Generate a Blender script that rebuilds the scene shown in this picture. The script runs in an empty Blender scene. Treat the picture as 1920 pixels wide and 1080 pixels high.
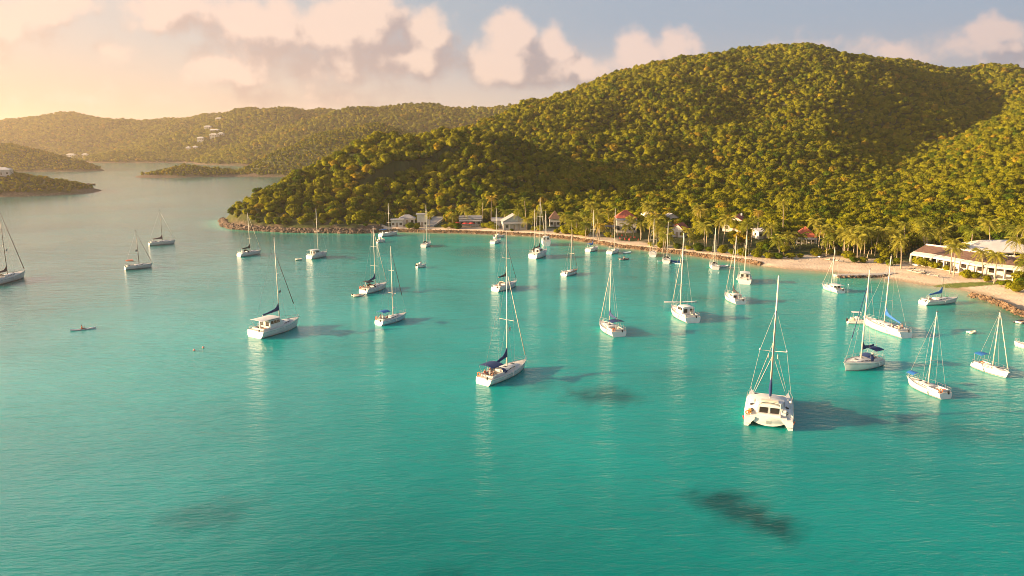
import bpy, bmesh, math, random
import numpy as np
from mathutils import Vector, Matrix

random.seed(7)
R = math.radians
scn = bpy.context.scene
COL = scn.collection
# ---------------------------------------------------------------- camera
CAMH, FPX, TANP = 38.0, 1350.0, 0.2          # drone height, focal length in 1920-wide pixels, tan(pitch)
PITCH = math.atan(TANP); CP, SP = math.cos(PITCH), math.sin(PITCH)
cam_d = bpy.data.cameras.new("camera"); cam = bpy.data.objects.new("camera", cam_d); COL.objects.link(cam)
cam_d.sensor_width = 36.0; cam_d.lens = FPX / 1920 * 36.0
cam_d.clip_start = 0.5; cam_d.clip_end = 20000
cam.location = (0, 0, CAMH); cam.rotation_euler = (math.pi/2 - PITCH, 0, 0)
scn.camera = cam
# ---------------------------------------------------------------- light
SUN_AZ, SUN_EL = R(-94), R(12.5)             # azimuth from +Y, positive to the right
SUN = Vector((math.sin(SUN_AZ)*math.cos(SUN_EL), math.cos(SUN_AZ)*math.cos(SUN_EL), math.sin(SUN_EL)))
sd = bpy.data.lights.new("sun", 'SUN'); so = bpy.data.objects.new("sun", sd); COL.objects.link(so)
sd.energy = 5.0; sd.angle = R(0.6); sd.color = (1.0, 0.70, 0.38)
so.rotation_euler = SUN.to_track_quat('Z', 'Y').to_euler()
scn.view_settings.view_transform = 'Standard'; scn.view_settings.look = 'None'
scn.view_settings.exposure = 1.72; scn.view_settings.gamma = 1.0
scn.cycles.use_denoising = True; scn.cycles.filter_width = 0.95
scn.cycles.max_bounces = 6; scn.cycles.diffuse_bounces = 2; scn.cycles.glossy_bounces = 3
scn.cycles.transmission_bounces = 3; scn.cycles.volume_bounces = 1; scn.cycles.transparent_max_bounces = 8
scn.cycles.caustics_reflective = False; scn.cycles.caustics_refractive = False
scn.cycles.sample_clamp_indirect = 4.0

def uv(px, py):
    b = (540-py)/FPX; k = CP + b*SP
    return ((px-960)/FPX/k, (b*CP - SP)/k)

def ramp(nt, stops, fac=None, interp='LINEAR'):
    n = nt.nodes.new('ShaderNodeValToRGB'); n.color_ramp.interpolation = interp
    e = n.color_ramp.elements
    while len(e) < len(stops): e.new(0.5)
    for i, (p, c) in enumerate(stops):
        e[i].position = p; e[i].color = (*c, 1) if len(c) == 3 else c
    if fac is not None: nt.links.new(fac, n.inputs[0])
    return n
def mth(nt, op, a, b=None, c=None, clamp=False):
    n = nt.nodes.new('ShaderNodeMath'); n.operation = op; n.use_clamp = clamp
    for i, x in enumerate((a, b, c)):
        if x is None: continue
        if isinstance(x, (int, float)): n.inputs[i].default_value = x
        else: nt.links.new(x, n.inputs[i])
    return n.outputs[0]
def vmth(nt, op, a, b=None):
    n = nt.nodes.new('ShaderNodeVectorMath'); n.operation = op
    for i, x in enumerate((a, b)):
        if x is None: continue
        if isinstance(x, (tuple, list)): n.inputs[i].default_value = x
        else: nt.links.new(x, n.inputs[i])
    return n.outputs['Value'] if op in ('LENGTH', 'DOT_PRODUCT') else n.outputs[0]
def mixc(nt, fac, a, b, mode='MIX'):
    n = nt.nodes.new('ShaderNodeMix'); n.data_type = 'RGBA'; n.blend_type = mode
    for sock, x in ((n.inputs[0], fac), (n.inputs[6], a), (n.inputs[7], b)):
        if isinstance(x, (int, float)): sock.default_value = x
        elif isinstance(x, (tuple, list)): sock.default_value = (*x[:3], 1)
        else: nt.links.new(x, sock)
    return n.outputs[2]
def smooth(nt, x, a, b):
    n = nt.nodes.new('ShaderNodeMapRange'); n.interpolation_type = 'SMOOTHSTEP'
    n.inputs['From Min'].default_value = a; n.inputs['From Max'].default_value = b
    nt.links.new(x, n.inputs['Value']); return n.outputs[0]

# clouds: (px, py, rx, ry, weight) read off the photograph, turned into sky directions
CLOUDS = [(500,48,120,52,1.0),(610,60,110,60,1.0),(690,42,72,58,1.15),(800,62,55,52,1.1),(770,110,98,42,1.1),(640,112,150,42,.8),
          (480,100,120,34,.55),(955,78,46,52,1.15),(950,122,88,44,1.1),(1035,92,40,46,1.0),(1065,132,84,34,1.0),(1000,140,120,26,.7),
          (1186,92,27,44,.8),(1205,125,60,36,.75),(1270,98,36,34,1.0),(1280,125,60,34,.8),
          (90,14,95,32,1.0),(25,48,70,50,.7),(320,14,90,44,.9),(425,135,62,32,.95),(215,95,40,28,.45),(600,180,190,26,.45),(150,190,190,24,.3),
          (1862,62,60,34,.95),(1790,92,90,30,.65),(1672,100,85,26,.55),(1510,82,75,24,.35),(1900,100,60,30,.7),(1250,190,120,22,.4),
          (2080,40,140,50,.9),(2250,110,120,40,.8),(-160,60,140,50,.8),(-260,150,140,30,.7),
          (300,-160,260,60,.8),(1100,-260,300,80,.6),(1700,-190,200,50,.6),(-300,-220,300,70,.6)]
def cloud_group():
    g = bpy.data.node_groups.new("cloud_density", 'ShaderNodeTree')
    g.interface.new_socket("P", in_out='INPUT', socket_type='NodeSocketVector')
    g.interface.new_socket("D", in_out='OUTPUT', socket_type='NodeSocketFloat')
    gi = g.nodes.new('NodeGroupInput'); go = g.nodes.new('NodeGroupOutput')
    P = gi.outputs[0]
    n1 = g.nodes.new('ShaderNodeTexNoise'); n1.inputs['Scale'].default_value = 16; n1.inputs['Detail'].default_value = 3
    g.links.new(P, n1.inputs['Vector'])
    w = vmth(g, 'MULTIPLY', vmth(g, 'SUBTRACT', n1.outputs['Color'], (.5, .5, .5)), (.05, .05, 0))
    Q = vmth(g, 'ADD', P, w)
    acc = None
    for px, py, rx, ry, wt in CLOUDS:
        u, v = uv(px, py)
        a = vmth(g, 'MULTIPLY', vmth(g, 'SUBTRACT', Q, (u, v, 0)), (FPX/rx/1.42, FPX/ry/1.35, 0))
        d = vmth(g, 'LENGTH', a)
        val = mth(g, 'MULTIPLY', mth(g, 'SUBTRACT', 1.0, d), wt)
        if acc is None: acc = val
        else:
            acc = mth(g, 'SMOOTH_MAX', acc, val, 0.22)
    n2 = g.nodes.new('ShaderNodeTexNoise'); n2.inputs['Scale'].default_value = 38; n2.inputs['Detail'].default_value = 8
    n2.inputs['Roughness'].default_value = .55
    g.links.new(P, n2.inputs['Vector'])
    v3 = g.nodes.new('ShaderNodeTexVoronoi'); v3.feature = 'SMOOTH_F1'; v3.inputs['Scale'].default_value = 22
    v3.inputs['Smoothness'].default_value = .6
    g.links.new(vmth(g, 'ADD', P, vmth(g, 'MULTIPLY', n2.outputs['Color'], (.03, .03, 0))), v3.inputs['Vector'])
    bump = mth(g, 'MULTIPLY', mth(g, 'SUBTRACT', .42, v3.outputs['Distance']), .38)
    nn = mth(g, 'MULTIPLY', mth(g, 'SUBTRACT', n2.outputs[0], .5), .85)
    g.links.new(mth(g, 'ADD', acc, mth(g, 'ADD', nn, bump)), go.inputs[0])
    return g
CG = cloud_group()
world = bpy.data.worlds.new("World"); scn.world = world; world.use_nodes = True
nt = world.node_tree; nt.nodes.clear()
out = nt.nodes.new('ShaderNodeOutputWorld'); bg = nt.nodes.new('ShaderNodeBackground')
bg.inputs[1].default_value = 0.1
nt.links.new(bg.outputs[0], out.inputs[0])
sky = nt.nodes.new('ShaderNodeTexSky'); sky.sky_type = 'NISHITA'; sky.sun_disc = False
sky.sun_elevation = SUN_EL; sky.sun_rotation = SUN_AZ; sky.dust_density = 2.0; sky.altitude = 0
tc = nt.nodes.new('ShaderNodeTexCoord'); D = tc.outputs['Generated']
sep = nt.nodes.new('ShaderNodeSeparateXYZ'); nt.links.new(D, sep.inputs[0])
ay = mth(nt, 'MAXIMUM', mth(nt, 'ABSOLUTE', sep.outputs[1]), .08)
U = mth(nt, 'DIVIDE', sep.outputs[0], ay); V = mth(nt, 'DIVIDE', sep.outputs[2], ay)
EL = mth(nt, 'MAXIMUM', sep.outputs[2], 0.0)
cs = vmth(nt, 'DOT_PRODUCT', D, (math.sin(SUN_AZ), math.cos(SUN_AZ), 0.0))       # 1 towards the sun's azimuth
# colours of the clear sky low down: from the sun side to the far side
low = ramp(nt, [(0.0, (.50,.44,.44)), (.22, (.62,.54,.55)), (.40, (.78,.66,.62)), (.52, (.92,.74,.64)), (.66, (.97,.73,.58)), (.80, (.92,.65,.47)), (1.0, (1.9,1.25,.75))],
           mth(nt, 'MULTIPLY_ADD', cs, .5, .5))
high = ramp(nt, [(0.0, (.28,.37,.50)), (.22, (.40,.49,.62)), (.40, (.42,.51,.63)), (.52, (.48,.55,.63)), (.66, (.72,.68,.66)), (.80, (.92,.76,.66)), (1.0, (1.9,1.4,.9))],
            mth(nt, 'MULTIPLY_ADD', cs, .5, .5))
top = ramp(nt, [(0.0, (.13,.23,.40)), (.5, (.16,.27,.44)), (.75, (.34,.40,.48)), (1.0, (.60,.58,.56))], mth(nt, 'MULTIPLY_ADD', cs, .5, .5))
c1 = mixc(nt, smooth(nt, EL, .02, .16), low.outputs[0], high.outputs[0])
c2 = mixc(nt, smooth(nt, EL, .20, .55), c1, top.outputs[0])
nish = vmth(nt, 'MULTIPLY', sky.outputs[0], (.10, .10, .10))
c3 = mixc(nt, .10, c2, nish)
# clouds
comb = nt.nodes.new('ShaderNodeCombineXYZ'); nt.links.new(U, comb.inputs[0]); nt.links.new(V, comb.inputs[1])
g1 = nt.nodes.new('ShaderNodeGroup'); g1.node_tree = CG; nt.links.new(comb.outputs[0], g1.inputs[0])
g2 = nt.nodes.new('ShaderNodeGroup'); g2.node_tree = CG
nt.links.new(vmth(nt, 'ADD', comb.outputs[0], (-.030, .034, 0)), g2.inputs[0])
mask = smooth(nt, g1.outputs[0], .0, .55)
lit = smooth(nt, mth(nt, 'SUBTRACT', g1.outputs[0], g2.outputs[0]), -.24, .30)
litc = ramp(nt, [(0.0, (.60,.52,.50)), (.22, (.88,.68,.62)), (.40, (1.0,.76,.66)), (.52, (1.04,.78,.64)), (.66, (1.04,.77,.64)), (.80, (1.04,.77,.62)), (1.0, (1.6,1.1,.65))], mth(nt, 'MULTIPLY_ADD', cs, .5, .5))
shc = ramp(nt, [(0.0, (.36,.34,.38)), (.22, (.44,.41,.47)), (.40, (.44,.39,.42)), (.52, (.52,.42,.42)), (.66, (.66,.50,.45)), (.80, (.80,.57,.46)), (1.0, (1.2,.8,.5))], mth(nt, 'MULTIPLY_ADD', cs, .5, .5))
cc = mixc(nt, lit, shc.outputs[0], litc.outputs[0])
# only the front sky and low rear sky carry clouds
mfac = mth(nt, 'MULTIPLY', mask, .88)
c4 = mixc(nt, mfac, c3, cc)
glow = mth(nt, 'MULTIPLY_ADD', mth(nt, 'MULTIPLY', mth(nt, 'MULTIPLY', smooth(nt, EL, .185, .31), mth(nt, 'SUBTRACT', 1.0, smooth(nt, EL, .38, .60))), smooth(nt, cs, .02, .48)), 2.3, 1.0)   # sky boost added above the view, sun side, to pale water reflections
fin = vmth(nt, 'MULTIPLY', c4, (2.95, 2.95, 2.95)); gsc = nt.nodes.new('ShaderNodeVectorMath'); gsc.operation = 'SCALE'
nt.links.new(fin, gsc.inputs[0]); nt.links.new(glow, gsc.inputs['Scale']); fin = gsc.outputs[0]
nt.links.new(fin, bg.inputs[0])

# ---------------------------------------------------------------- pixel <-> place
def ray(px, py):
    a = (px-960)/FPX; b = (540-py)/FPX
    return Vector((a, CP + b*SP, b*CP - SP))
def G(px, py, z=0.0):
    d = ray(px, py); t = (z-CAMH)/d.z
    return Vector((0, 0, CAMH)) + d*t
def PY(px, py, Y):
    d = ray(px, py); return Vector((0, 0, CAMH)) + d*(Y/d.y)
def proj(p):
    x, y, z = p[0], p[1], p[2]-CAMH
    f = y*CP - z*SP; u = y*SP + z*CP
    return 960 + FPX*x/f, 540 - FPX*u/f

# ---------------------------------------------------------------- mesh helpers
def tag(o, label=None, cat=None, group=None, kind=None):
    for k, v in (('label', label), ('category', cat), ('group', group), ('kind', kind)):
        if v: o[k] = v
    return o
def empty(name, loc=(0,0,0), rz=0.0):
    o = bpy.data.objects.new(name, None); COL.objects.link(o)
    o.location = loc; o.rotation_euler = (0, 0, rz); o.empty_display_size = .3
    return o
class MB:
    def __init__(s): s.v = []; s.f = []
    def add(s, vs, fs):
        o = len(s.v); s.v += [tuple(v) for v in vs]; s.f += [tuple(i+o for i in f) for f in fs]; return s
    def box(s, c, d, rz=0.0, taper=1.0, M=None):
        x, y, z = d[0]/2, d[1]/2, d[2]/2; vs = []
        for sz in (-1, 1):
            k = taper if sz > 0 else 1
            for sx, sy in ((-1,-1),(1,-1),(1,1),(-1,1)):
                p = Vector((sx*x*k, sy*y*k, sz*z))
                if rz: p = Matrix.Rotation(rz, 3, 'Z') @ p
                if M: p = M @ p
                vs.append(Vector(c) + p)
        return s.add(vs, [(3,2,1,0),(4,5,6,7),(0,1,5,4),(1,2,6,5),(2,3,7,6),(3,0,4,7)])
    def tube(s, pts, r, n=6, cap=True):
        pts = [Vector(p) for p in pts]; rr = r if isinstance(r, (list, tuple)) else [r]*len(pts)
        rings = []
        for i, p in enumerate(pts):
            t = (pts[min(i+1, len(pts)-1)] - pts[max(i-1, 0)])
            if t.length < 1e-6: t = Vector((0,0,1))
            t.normalize(); a = t.cross(Vector((0,0,1)) if abs(t.z) < .9 else Vector((1,0,0))).normalized(); b = t.cross(a)
            rings.append([p + (a*math.cos(2*math.pi*k/n) + b*math.sin(2*math.pi*k/n))*rr[i] for k in range(n)])
        return s.loft(rings, True, cap)
    def loft(s, rings, closed=True, cap=True):
        n = len(rings[0]); vs = [p for r in rings for p in r]; fs = []
        for i in range(len(rings)-1):
            for k in range(n if closed else n-1):
                k2 = (k+1) % n
                fs.append((i*n+k, i*n+k2, (i+1)*n+k2, (i+1)*n+k))
        if cap: fs.append(tuple(range(n-1, -1, -1))); fs.append(tuple((len(rings)-1)*n+k for k in range(n)))
        return s.add(vs, fs)
    def torus(s, c, Rr, r, M=None, n=14, m=6):
        rings = []
        for i in range(n):
            a = 2*math.pi*i/n
            rings.append([(math.cos(a)*(Rr+r*math.cos(2*math.pi*k/m)), math.sin(a)*(Rr+r*math.cos(2*math.pi*k/m)), r*math.sin(2*math.pi*k/m)) for k in range(m)])
        rings.append(rings[0])
        rings = [[Vector(c) + (M @ Vector(p) if M else Vector(p)) for p in rg] for rg in rings]
        return s.loft(rings, True, False)
    def ball(s, c, r, n=8, sz=1.0):
        rings = []
        for i in range(1, n):
            a = math.pi*i/n
            rings.append([(c[0]+r*math.sin(a)*math.cos(2*math.pi*k/(n+2)), c[1]+r*math.sin(a)*math.sin(2*math.pi*k/(n+2)), c[2]-r*sz*math.cos(a)) for k in range(n+2)])
        return s.loft(rings, True, True)
    def build(s, name, m, parent=None, smooth=False, loc=None, rz=None):
        me = bpy.data.meshes.new(name); me.from_pydata(s.v, [], s.f); me.update()
        if m is not None: me.materials.append(m)
        if smooth is True: me.shade_smooth()
        elif smooth: me.shade_smooth(); me.set_sharp_from_angle(angle=R(smooth))
        o = bpy.data.objects.new(name, me); COL.objects.link(o)
        if parent: o.parent = parent
        if loc is not None: o.location = loc
        if rz is not None: o.rotation_euler = (0, 0, rz)
        return o
def instance_tree(o, loc, rz, sc=(1,1,1)):
    r = o.copy(); COL.objects.link(r); r.location = loc; r.rotation_euler = (0,0,rz); r.scale = sc
    for ch in o.children:
        c = ch.copy(); COL.objects.link(c); c.parent = r
        for g in ch.children:
            d = g.copy(); COL.objects.link(d); d.parent = c
    return r

# ---------------------------------------------------------------- materials
def mat(name, col, rough=.5, var=.12, scale=3.0, bump=0.0, bscale=20.0, spec=.5, metal=0.0, col2=None):
    m = bpy.data.materials.new(name); m.use_nodes = True; n = m.node_tree
    p = n.nodes['Principled BSDF']; p.inputs['Roughness'].default_value = rough
    p.inputs['Specular IOR Level'].default_value = spec; p.inputs['Metallic'].default_value = metal
    tcx = n.nodes.new('ShaderNodeTexCoord'); nz = n.nodes.new('ShaderNodeTexNoise')
    nz.inputs['Scale'].default_value = scale; nz.inputs['Detail'].default_value = 5
    n.links.new(tcx.outputs['Object'], nz.inputs['Vector'])
    a = tuple(c*(1-var) for c in col); b = tuple(min(1, c*(1+var*.6)) for c in (col2 or col))
    rp = ramp(n, [(.3, a), (.7, b)], nz.outputs[0])
    n.links.new(rp.outputs[0], p.inputs['Base Color'])
    if bump:
        nb = n.nodes.new('ShaderNodeTexNoise'); nb.inputs['Scale'].default_value = bscale; nb.inputs['Detail'].default_value = 6
        n.links.new(tcx.outputs['Object'], nb.inputs['Vector'])
        bn = n.nodes.new('ShaderNodeBump'); bn.inputs['Strength'].default_value = bump; bn.inputs['Distance'].default_value = .1
        n.links.new(nb.outputs[0], bn.inputs['Height']); n.links.new(bn.outputs[0], p.inputs['Normal'])
    return m
M = {}
M['gel'] = mat('white_gelcoat', (.70,.69,.67), .5, .07, 1.5, spec=.3)
M['gelblue'] = mat('pale_blue_gelcoat', (.50,.66,.72), .25, .06, 1.5)
M['deck'] = mat('cream_deck', (.62,.58,.52), .55, .1, 2.5)
M['teak'] = mat('weathered_teak', (.34,.20,.11), .65, .3, 6)
M['glass'] = mat('tinted_window', (.035,.028,.025), .08, .2, 2)
M['navy'] = mat('navy_canvas', (.012,.035,.13), .75, .25, 5, .2, 30)
M['blue'] = mat('blue_canvas', (.015,.13,.42), .75, .2, 5, .2, 30)
M['black'] = mat('charcoal_canvas', (.03,.03,.035), .8, .3, 5)
M['plum'] = mat('plum_canvas', (.13,.07,.075), .8, .2, 5)
M['cream'] = mat('cream_canvas', (.72,.64,.52), .75, .12, 4)
M['mast'] = mat('painted_mast', (.78,.70,.58), .35, .08, 2)
M['mastdark'] = mat('dark_mast', (.10,.085,.08), .4, .2, 2)  # on the leftmost boats this puts backlit shade into the mast colour
M['wire'] = mat('steel_wire', (.55,.52,.48), .4, .1, 4)
M['steel'] = mat('stainless_rail', (.62,.60,.58), .3, .1, 4, metal=.6)
M['stripe'] = mat('dark_stripe', (.05,.06,.10), .4, .2, 3)
M['orange'] = mat('orange_plastic', (.80,.17,.03), .5, .15, 6)
M['red'] = mat('red_cloth', (.55,.04,.03), .7, .2, 6)
M['rubber'] = mat('grey_inflatable', (.42,.42,.42), .6, .12, 3)
M['rubberdark'] = mat('dark_inflatable', (.07,.08,.10), .6, .2, 3)
M['skin'] = mat('skin', (.50,.27,.17), .55, .1, 8)
M['skinlight'] = mat('light_skin', (.66,.42,.30), .55, .1, 8)
M['hair'] = mat('brown_hair', (.045,.025,.015), .7, .3, 12)
M['wall'] = mat('white_stucco', (.60,.56,.51), .85, .12, .8, .15, 8)
M['wallgrey'] = mat('grey_clapboard', (.42,.41,.40), .85, .18, .8, .1, 8)
M['redroof'] = mat('red_roof', (.42,.10,.06), .8, .25, 1.4, .3, 6)
M['greyroof'] = mat('grey_roof', (.33,.32,.33), .75, .2, 1.2, .2, 6)
M['brownroof'] = mat('brown_shingle_roof', (.17,.095,.07), .85, .35, 1.2, .4, 6)
M['whiteroof'] = mat('white_membrane_roof', (.70,.66,.64), .7, .14, .25, .1, 3)
M['trunk'] = mat('grey_bark', (.20,.14,.09), .9, .3, 4, .4, 12)
M['palmtrunk'] = mat('palm_bark', (.40,.31,.22), .85, .25, 5, .4, 14)
M['timber'] = mat('grey_timber', (.30,.24,.19), .85, .3, 4, .2, 14)
M['concrete'] = mat('pale_concrete', (.50,.45,.40), .85, .15, 1.5, .2, 10)

def rock_mat(name, a, b, sc=1.3):
    m = mat(name, a, .9, .35, sc, .7, 3.5, .2, 0, b); return m
M['rock'] = rock_mat('brown_rock', (.10,.065,.045), (.27,.175,.105), .7)
M['rockcliff'] = rock_mat('dark_sea_rock', (.07,.05,.04), (.20,.14,.105), .35)

def leaf_mat(name, dark, mid, warm, trans=.35):
    m = bpy.data.materials.new(name); m.use_nodes = True; n = m.node_tree; n.nodes.clear()
    o = n.nodes.new('ShaderNodeOutputMaterial'); df = n.nodes.new('ShaderNodeBsdfDiffuse'); tr = n.nodes.new('ShaderNodeBsdfTranslucent')
    oi = n.nodes.new('ShaderNodeObjectInfo'); tcx = n.nodes.new('ShaderNodeTexCoord'); nz = n.nodes.new('ShaderNodeTexNoise')
    nz.inputs['Scale'].default_value = .9; nz.inputs['Detail'].default_value = 4; n.links.new(tcx.outputs['Object'], nz.inputs['Vector'])
    rp = ramp(n, [(0, dark), (.45, mid), (.92, tuple(c*1.12 for c in mid)), (.96, warm), (1, tuple(c*.9 for c in warm))], oi.outputs['Random'])
    hv = ramp(n, [(.3, (.62,.62,.62)), (.7, (1.3,1.3,1.2))], nz.outputs[0])
    c = mixc(n, 1.0, rp.outputs[0], hv.outputs[0], 'MULTIPLY')
    n.links.new(c, df.inputs[0]); n.links.new(mixc(n, 1.0, c, (1.25, 1.15, .5), 'MULTIPLY'), tr.inputs[0])
    mx = n.nodes.new('ShaderNodeMixShader'); mx.inputs[0].default_value = trans
    n.links.new(df.outputs[0], mx.inputs[1]); n.links.new(tr.outputs[0], mx.inputs[2]); n.links.new(mx.outputs[0], o.inputs[0])
    return m
M['leaf'] = leaf_mat('broad_leaves', (.058,.100,.006), (.215,.212,.010), (.33,.24,.020))
M['palm'] = leaf_mat('palm_leaves', (.20,.23,.03), (.33,.31,.05), (.44,.32,.06), .4)
# ================================================================ terrain
_rng = np.random.RandomState(5)
_tab = _rng.rand(256, 256)
def vnoise(x, y):
    xi = np.floor(x).astype(int); yi = np.floor(y).astype(int); fx = x-xi; fy = y-yi
    fx = fx*fx*(3-2*fx); fy = fy*fy*(3-2*fy)
    g = lambda a, b: _tab[a % 256, b % 256]
    return (g(xi,yi)*(1-fx)+g(xi+1,yi)*fx)*(1-fy) + (g(xi,yi+1)*(1-fx)+g(xi+1,yi+1)*fx)*fy
def fbm(x, y, o=4):
    s = 0; a = .5; t = 0
    for i in range(o): s = s + a*vnoise(x*2**i+17.3*i, y*2**i+9.1*i); t += a; a *= .5
    return s/t*2-1
def ridge(pts, ws, prof='hill', canopy=5.0):
    P3 = [PY(*p) for p in pts]
    return (np.array([[p.x, p.y, max(p.z-canopy, .3)] for p in P3]), np.array(ws if isinstance(ws, list) else [ws]*len(pts), float), prof)
NEAR = [
  ridge([(860,243,620),(940,222,660),(1011,206,700),(1090,184,740),(1166,160,780),(1225,138,810),(1282,117,840),(1341,103,860),(1405,92,880),(1474,89,900),
         (1530,98,925),(1590,110,950),(1697,123,980),(1760,132,975),(1835,127,950),(1915,138,900),(2050,165,800),(2200,230,650)],
        [220,240,260,290,320,330,340,345,350,350,350,350,350,340,330,310,280,220]),
  ridge([(1474,92,900),(1470,165,740),(1430,245,600),(1385,312,490),(1360,360,430)], [250,190,160,130,90]),
  ridge([(1282,120,840),(1225,195,690),(1160,265,560),(1120,320,470)], [230,180,140,100]),
  ridge([(1090,188,740),(1040,240,600),(1010,290,500)], [160,130,100]),
  ridge([(1740,135,975),(1700,205,800),(1690,270,650),(1680,330,520)], [200,120,100,80]),
  ridge([(2050,165,800),(1990,205,620),(1965,262,500),(1955,320,400),(1960,365,340)], [230,170,140,110,80]),
  ridge([(424,408,338),(450,385,352),(500,352,372),(560,326,395),(640,297,420),(700,270,438),(760,247,450),(830,241,456),(890,256,470),(960,284,500)],
        [40,56,72,86,100,112,122,126,120,100], 'hill'),
]
MID = [
  ridge([(700,236,1000),(770,242,980),(860,246,930),(950,250,900)], [160,170,170,170], 'isle'),
  ridge([(283,333,860),(310,320,868),(350,310,880),(400,315,890),(440,321,895),(480,318,900),(530,298,920),(580,270,950),(640,245,980),(700,236,1000)],
        [16,34,44,42,38,42,62,90,115,130], 'isle', 1.0),
  ridge([(-140,250,1130),(-60,258,1120),(0,266,1110),(35,271,1100),(75,283,1085),(110,292,1070),(145,303,1055),(164,317,1040)], [110,110,100,90,75,55,34,12], 'isle'),
  ridge([(-160,285,580),(-60,305,580),(0,316,580),(40,322,578),(70,334,572),(95,344,566),(108,356,560)], [75,70,62,54,40,24,8], 'isle'),
]
FAR = [
  ridge([(-300,240,2140),(-120,228,2180),(-60,240,2180),(0,234,2180),(30,225,2180),(67,230,2180),(100,219,2180),(132,215,2180),(175,217,2180),(212,227,2180),(237,225,2160),(285,231,2160),
         (320,220,2160),(350,224,2160),(375,220,2140),(425,213,2120),(475,211,2100),(600,215,2060)], 370, 'isle'),
  ridge([(330,262,1800),(380,247,1820),(430,228,1840),(480,208,1850),(545,200,1850),(600,208,1840),(660,216,1830),(760,225,1800)], [200,230,260,280,290,290,290,290], 'isle'),
  ridge([(196,302,1570),(215,293,1580),(250,284,1600),(320,285,1620),(400,278,1650),(480,268,1650),(560,258,1600)], [20,60,110,130,150,170,190], 'isle'),
  ridge([(560,262,1500),(600,235,1540),(640,217,1570),(700,201,1600),(770,195,1600),(830,201,1590),(880,206,1580),(930,206,1570),(1000,203,1560),(1100,215,1550),(1300,240,1500)], [200,230,260,280,290,290,290,290,290,290,290], 'isle'),
]
def ridgeh(x, y, rds, k=4.0):
    acc = None
    for P3, W, prof in rds:
        best = np.full(x.shape, -1e3)
        for i in range(len(P3)-1):
            a = P3[i]; b = P3[i+1]; d = b[:2]-a[:2]; L2 = (d**2).sum()
            t = np.clip(((x-a[0])*d[0]+(y-a[1])*d[1])/L2, 0, 1)
            dist = np.hypot(x-a[0]-t*d[0], y-a[1]-t*d[1]); w = W[i]*(1-t)+W[i+1]*t; z = a[2]*(1-t)+b[2]*t
            u = dist/w
            if prof == 'hill': h = z*np.where(u < 1, np.cos(np.pi/2*np.clip(u, 0, 1))**1.7, 0) - np.clip(u-1, 0, 9)*6
            else: h = z*(1-u**1.5) - np.clip(u-1, 0, 9)*4
            best = np.maximum(best, h)
        acc = best/k if acc is None else np.logaddexp(acc, best/k)
    return acc*k
# coast of the bay: (px, py, type) type 0 cliff, 1 sea wall, 2 beach
COASTPX = [(418,414,0),(424,424,0),(440,429,0),(480,432,0),(540,435,0),(600,436,0),(660,437,0),(705,436,0),(738,434,1),(800,436,1),(860,437,1),(920,439,1),(985,442,1),
           (1030,445,1),(1075,450,1),(1120,457,1),(1160,464,1),(1235,472,1),(1290,478,1),(1335,485,1),(1387,491,1),(1425,498,1.5),(1481,506,2),(1556,510,2),(1610,516,2),
           (1667,524,2),(1722,534,2),(1789,542,2),(1833,551,2),(1858,562,2),(1920,584,2),(1990,614,2),(2080,660,2),(2250,770,2)]
CO = [G(a, b) for a, b, c in COASTPX]; CT = [c for a, b, c in COASTPX]
front = [(p.x, p.y) for p in CO]
back = [(420,140),(900,140),(1100,1300),(-60,1300),(-70,900),(PY(760,300,640).x,640),(PY(640,300,520).x,520),(PY(540,300,440).x,440),(PY(470,300,395).x,395),(PY(428,300,362).x,362)]
POLY = np.array(front + back); PT = np.array(CT + [2,2,0,0,0,0,0,0,0,0])
def coast(x, y):
    """signed distance inland, type"""
    n = len(POLY); bd = np.full(x.shape, 1e9); bt = np.zeros(x.shape); inside = np.zeros(x.shape, bool)
    for i in range(n):
        a = POLY[i]; b = POLY[(i+1) % n]; d = b-a; L2 = (d**2).sum()
        t = np.clip(((x-a[0])*d[0]+(y-a[1])*d[1])/L2, 0, 1)
        dist = np.hypot(x-a[0]-t*d[0], y-a[1]-t*d[1]); m = dist < bd
        bd = np.where(m, dist, bd); bt = np.where(m, PT[i]*(1-t)+PT[(i+1) % n]*t, bt)
        c = ((a[1] > y) != (b[1] > y)) & (x < (b[0]-a[0])*(y-a[1])/(b[1]-a[1]+1e-12)+a[0])
        inside ^= c
    return np.where(inside, bd, -bd), bt
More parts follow.
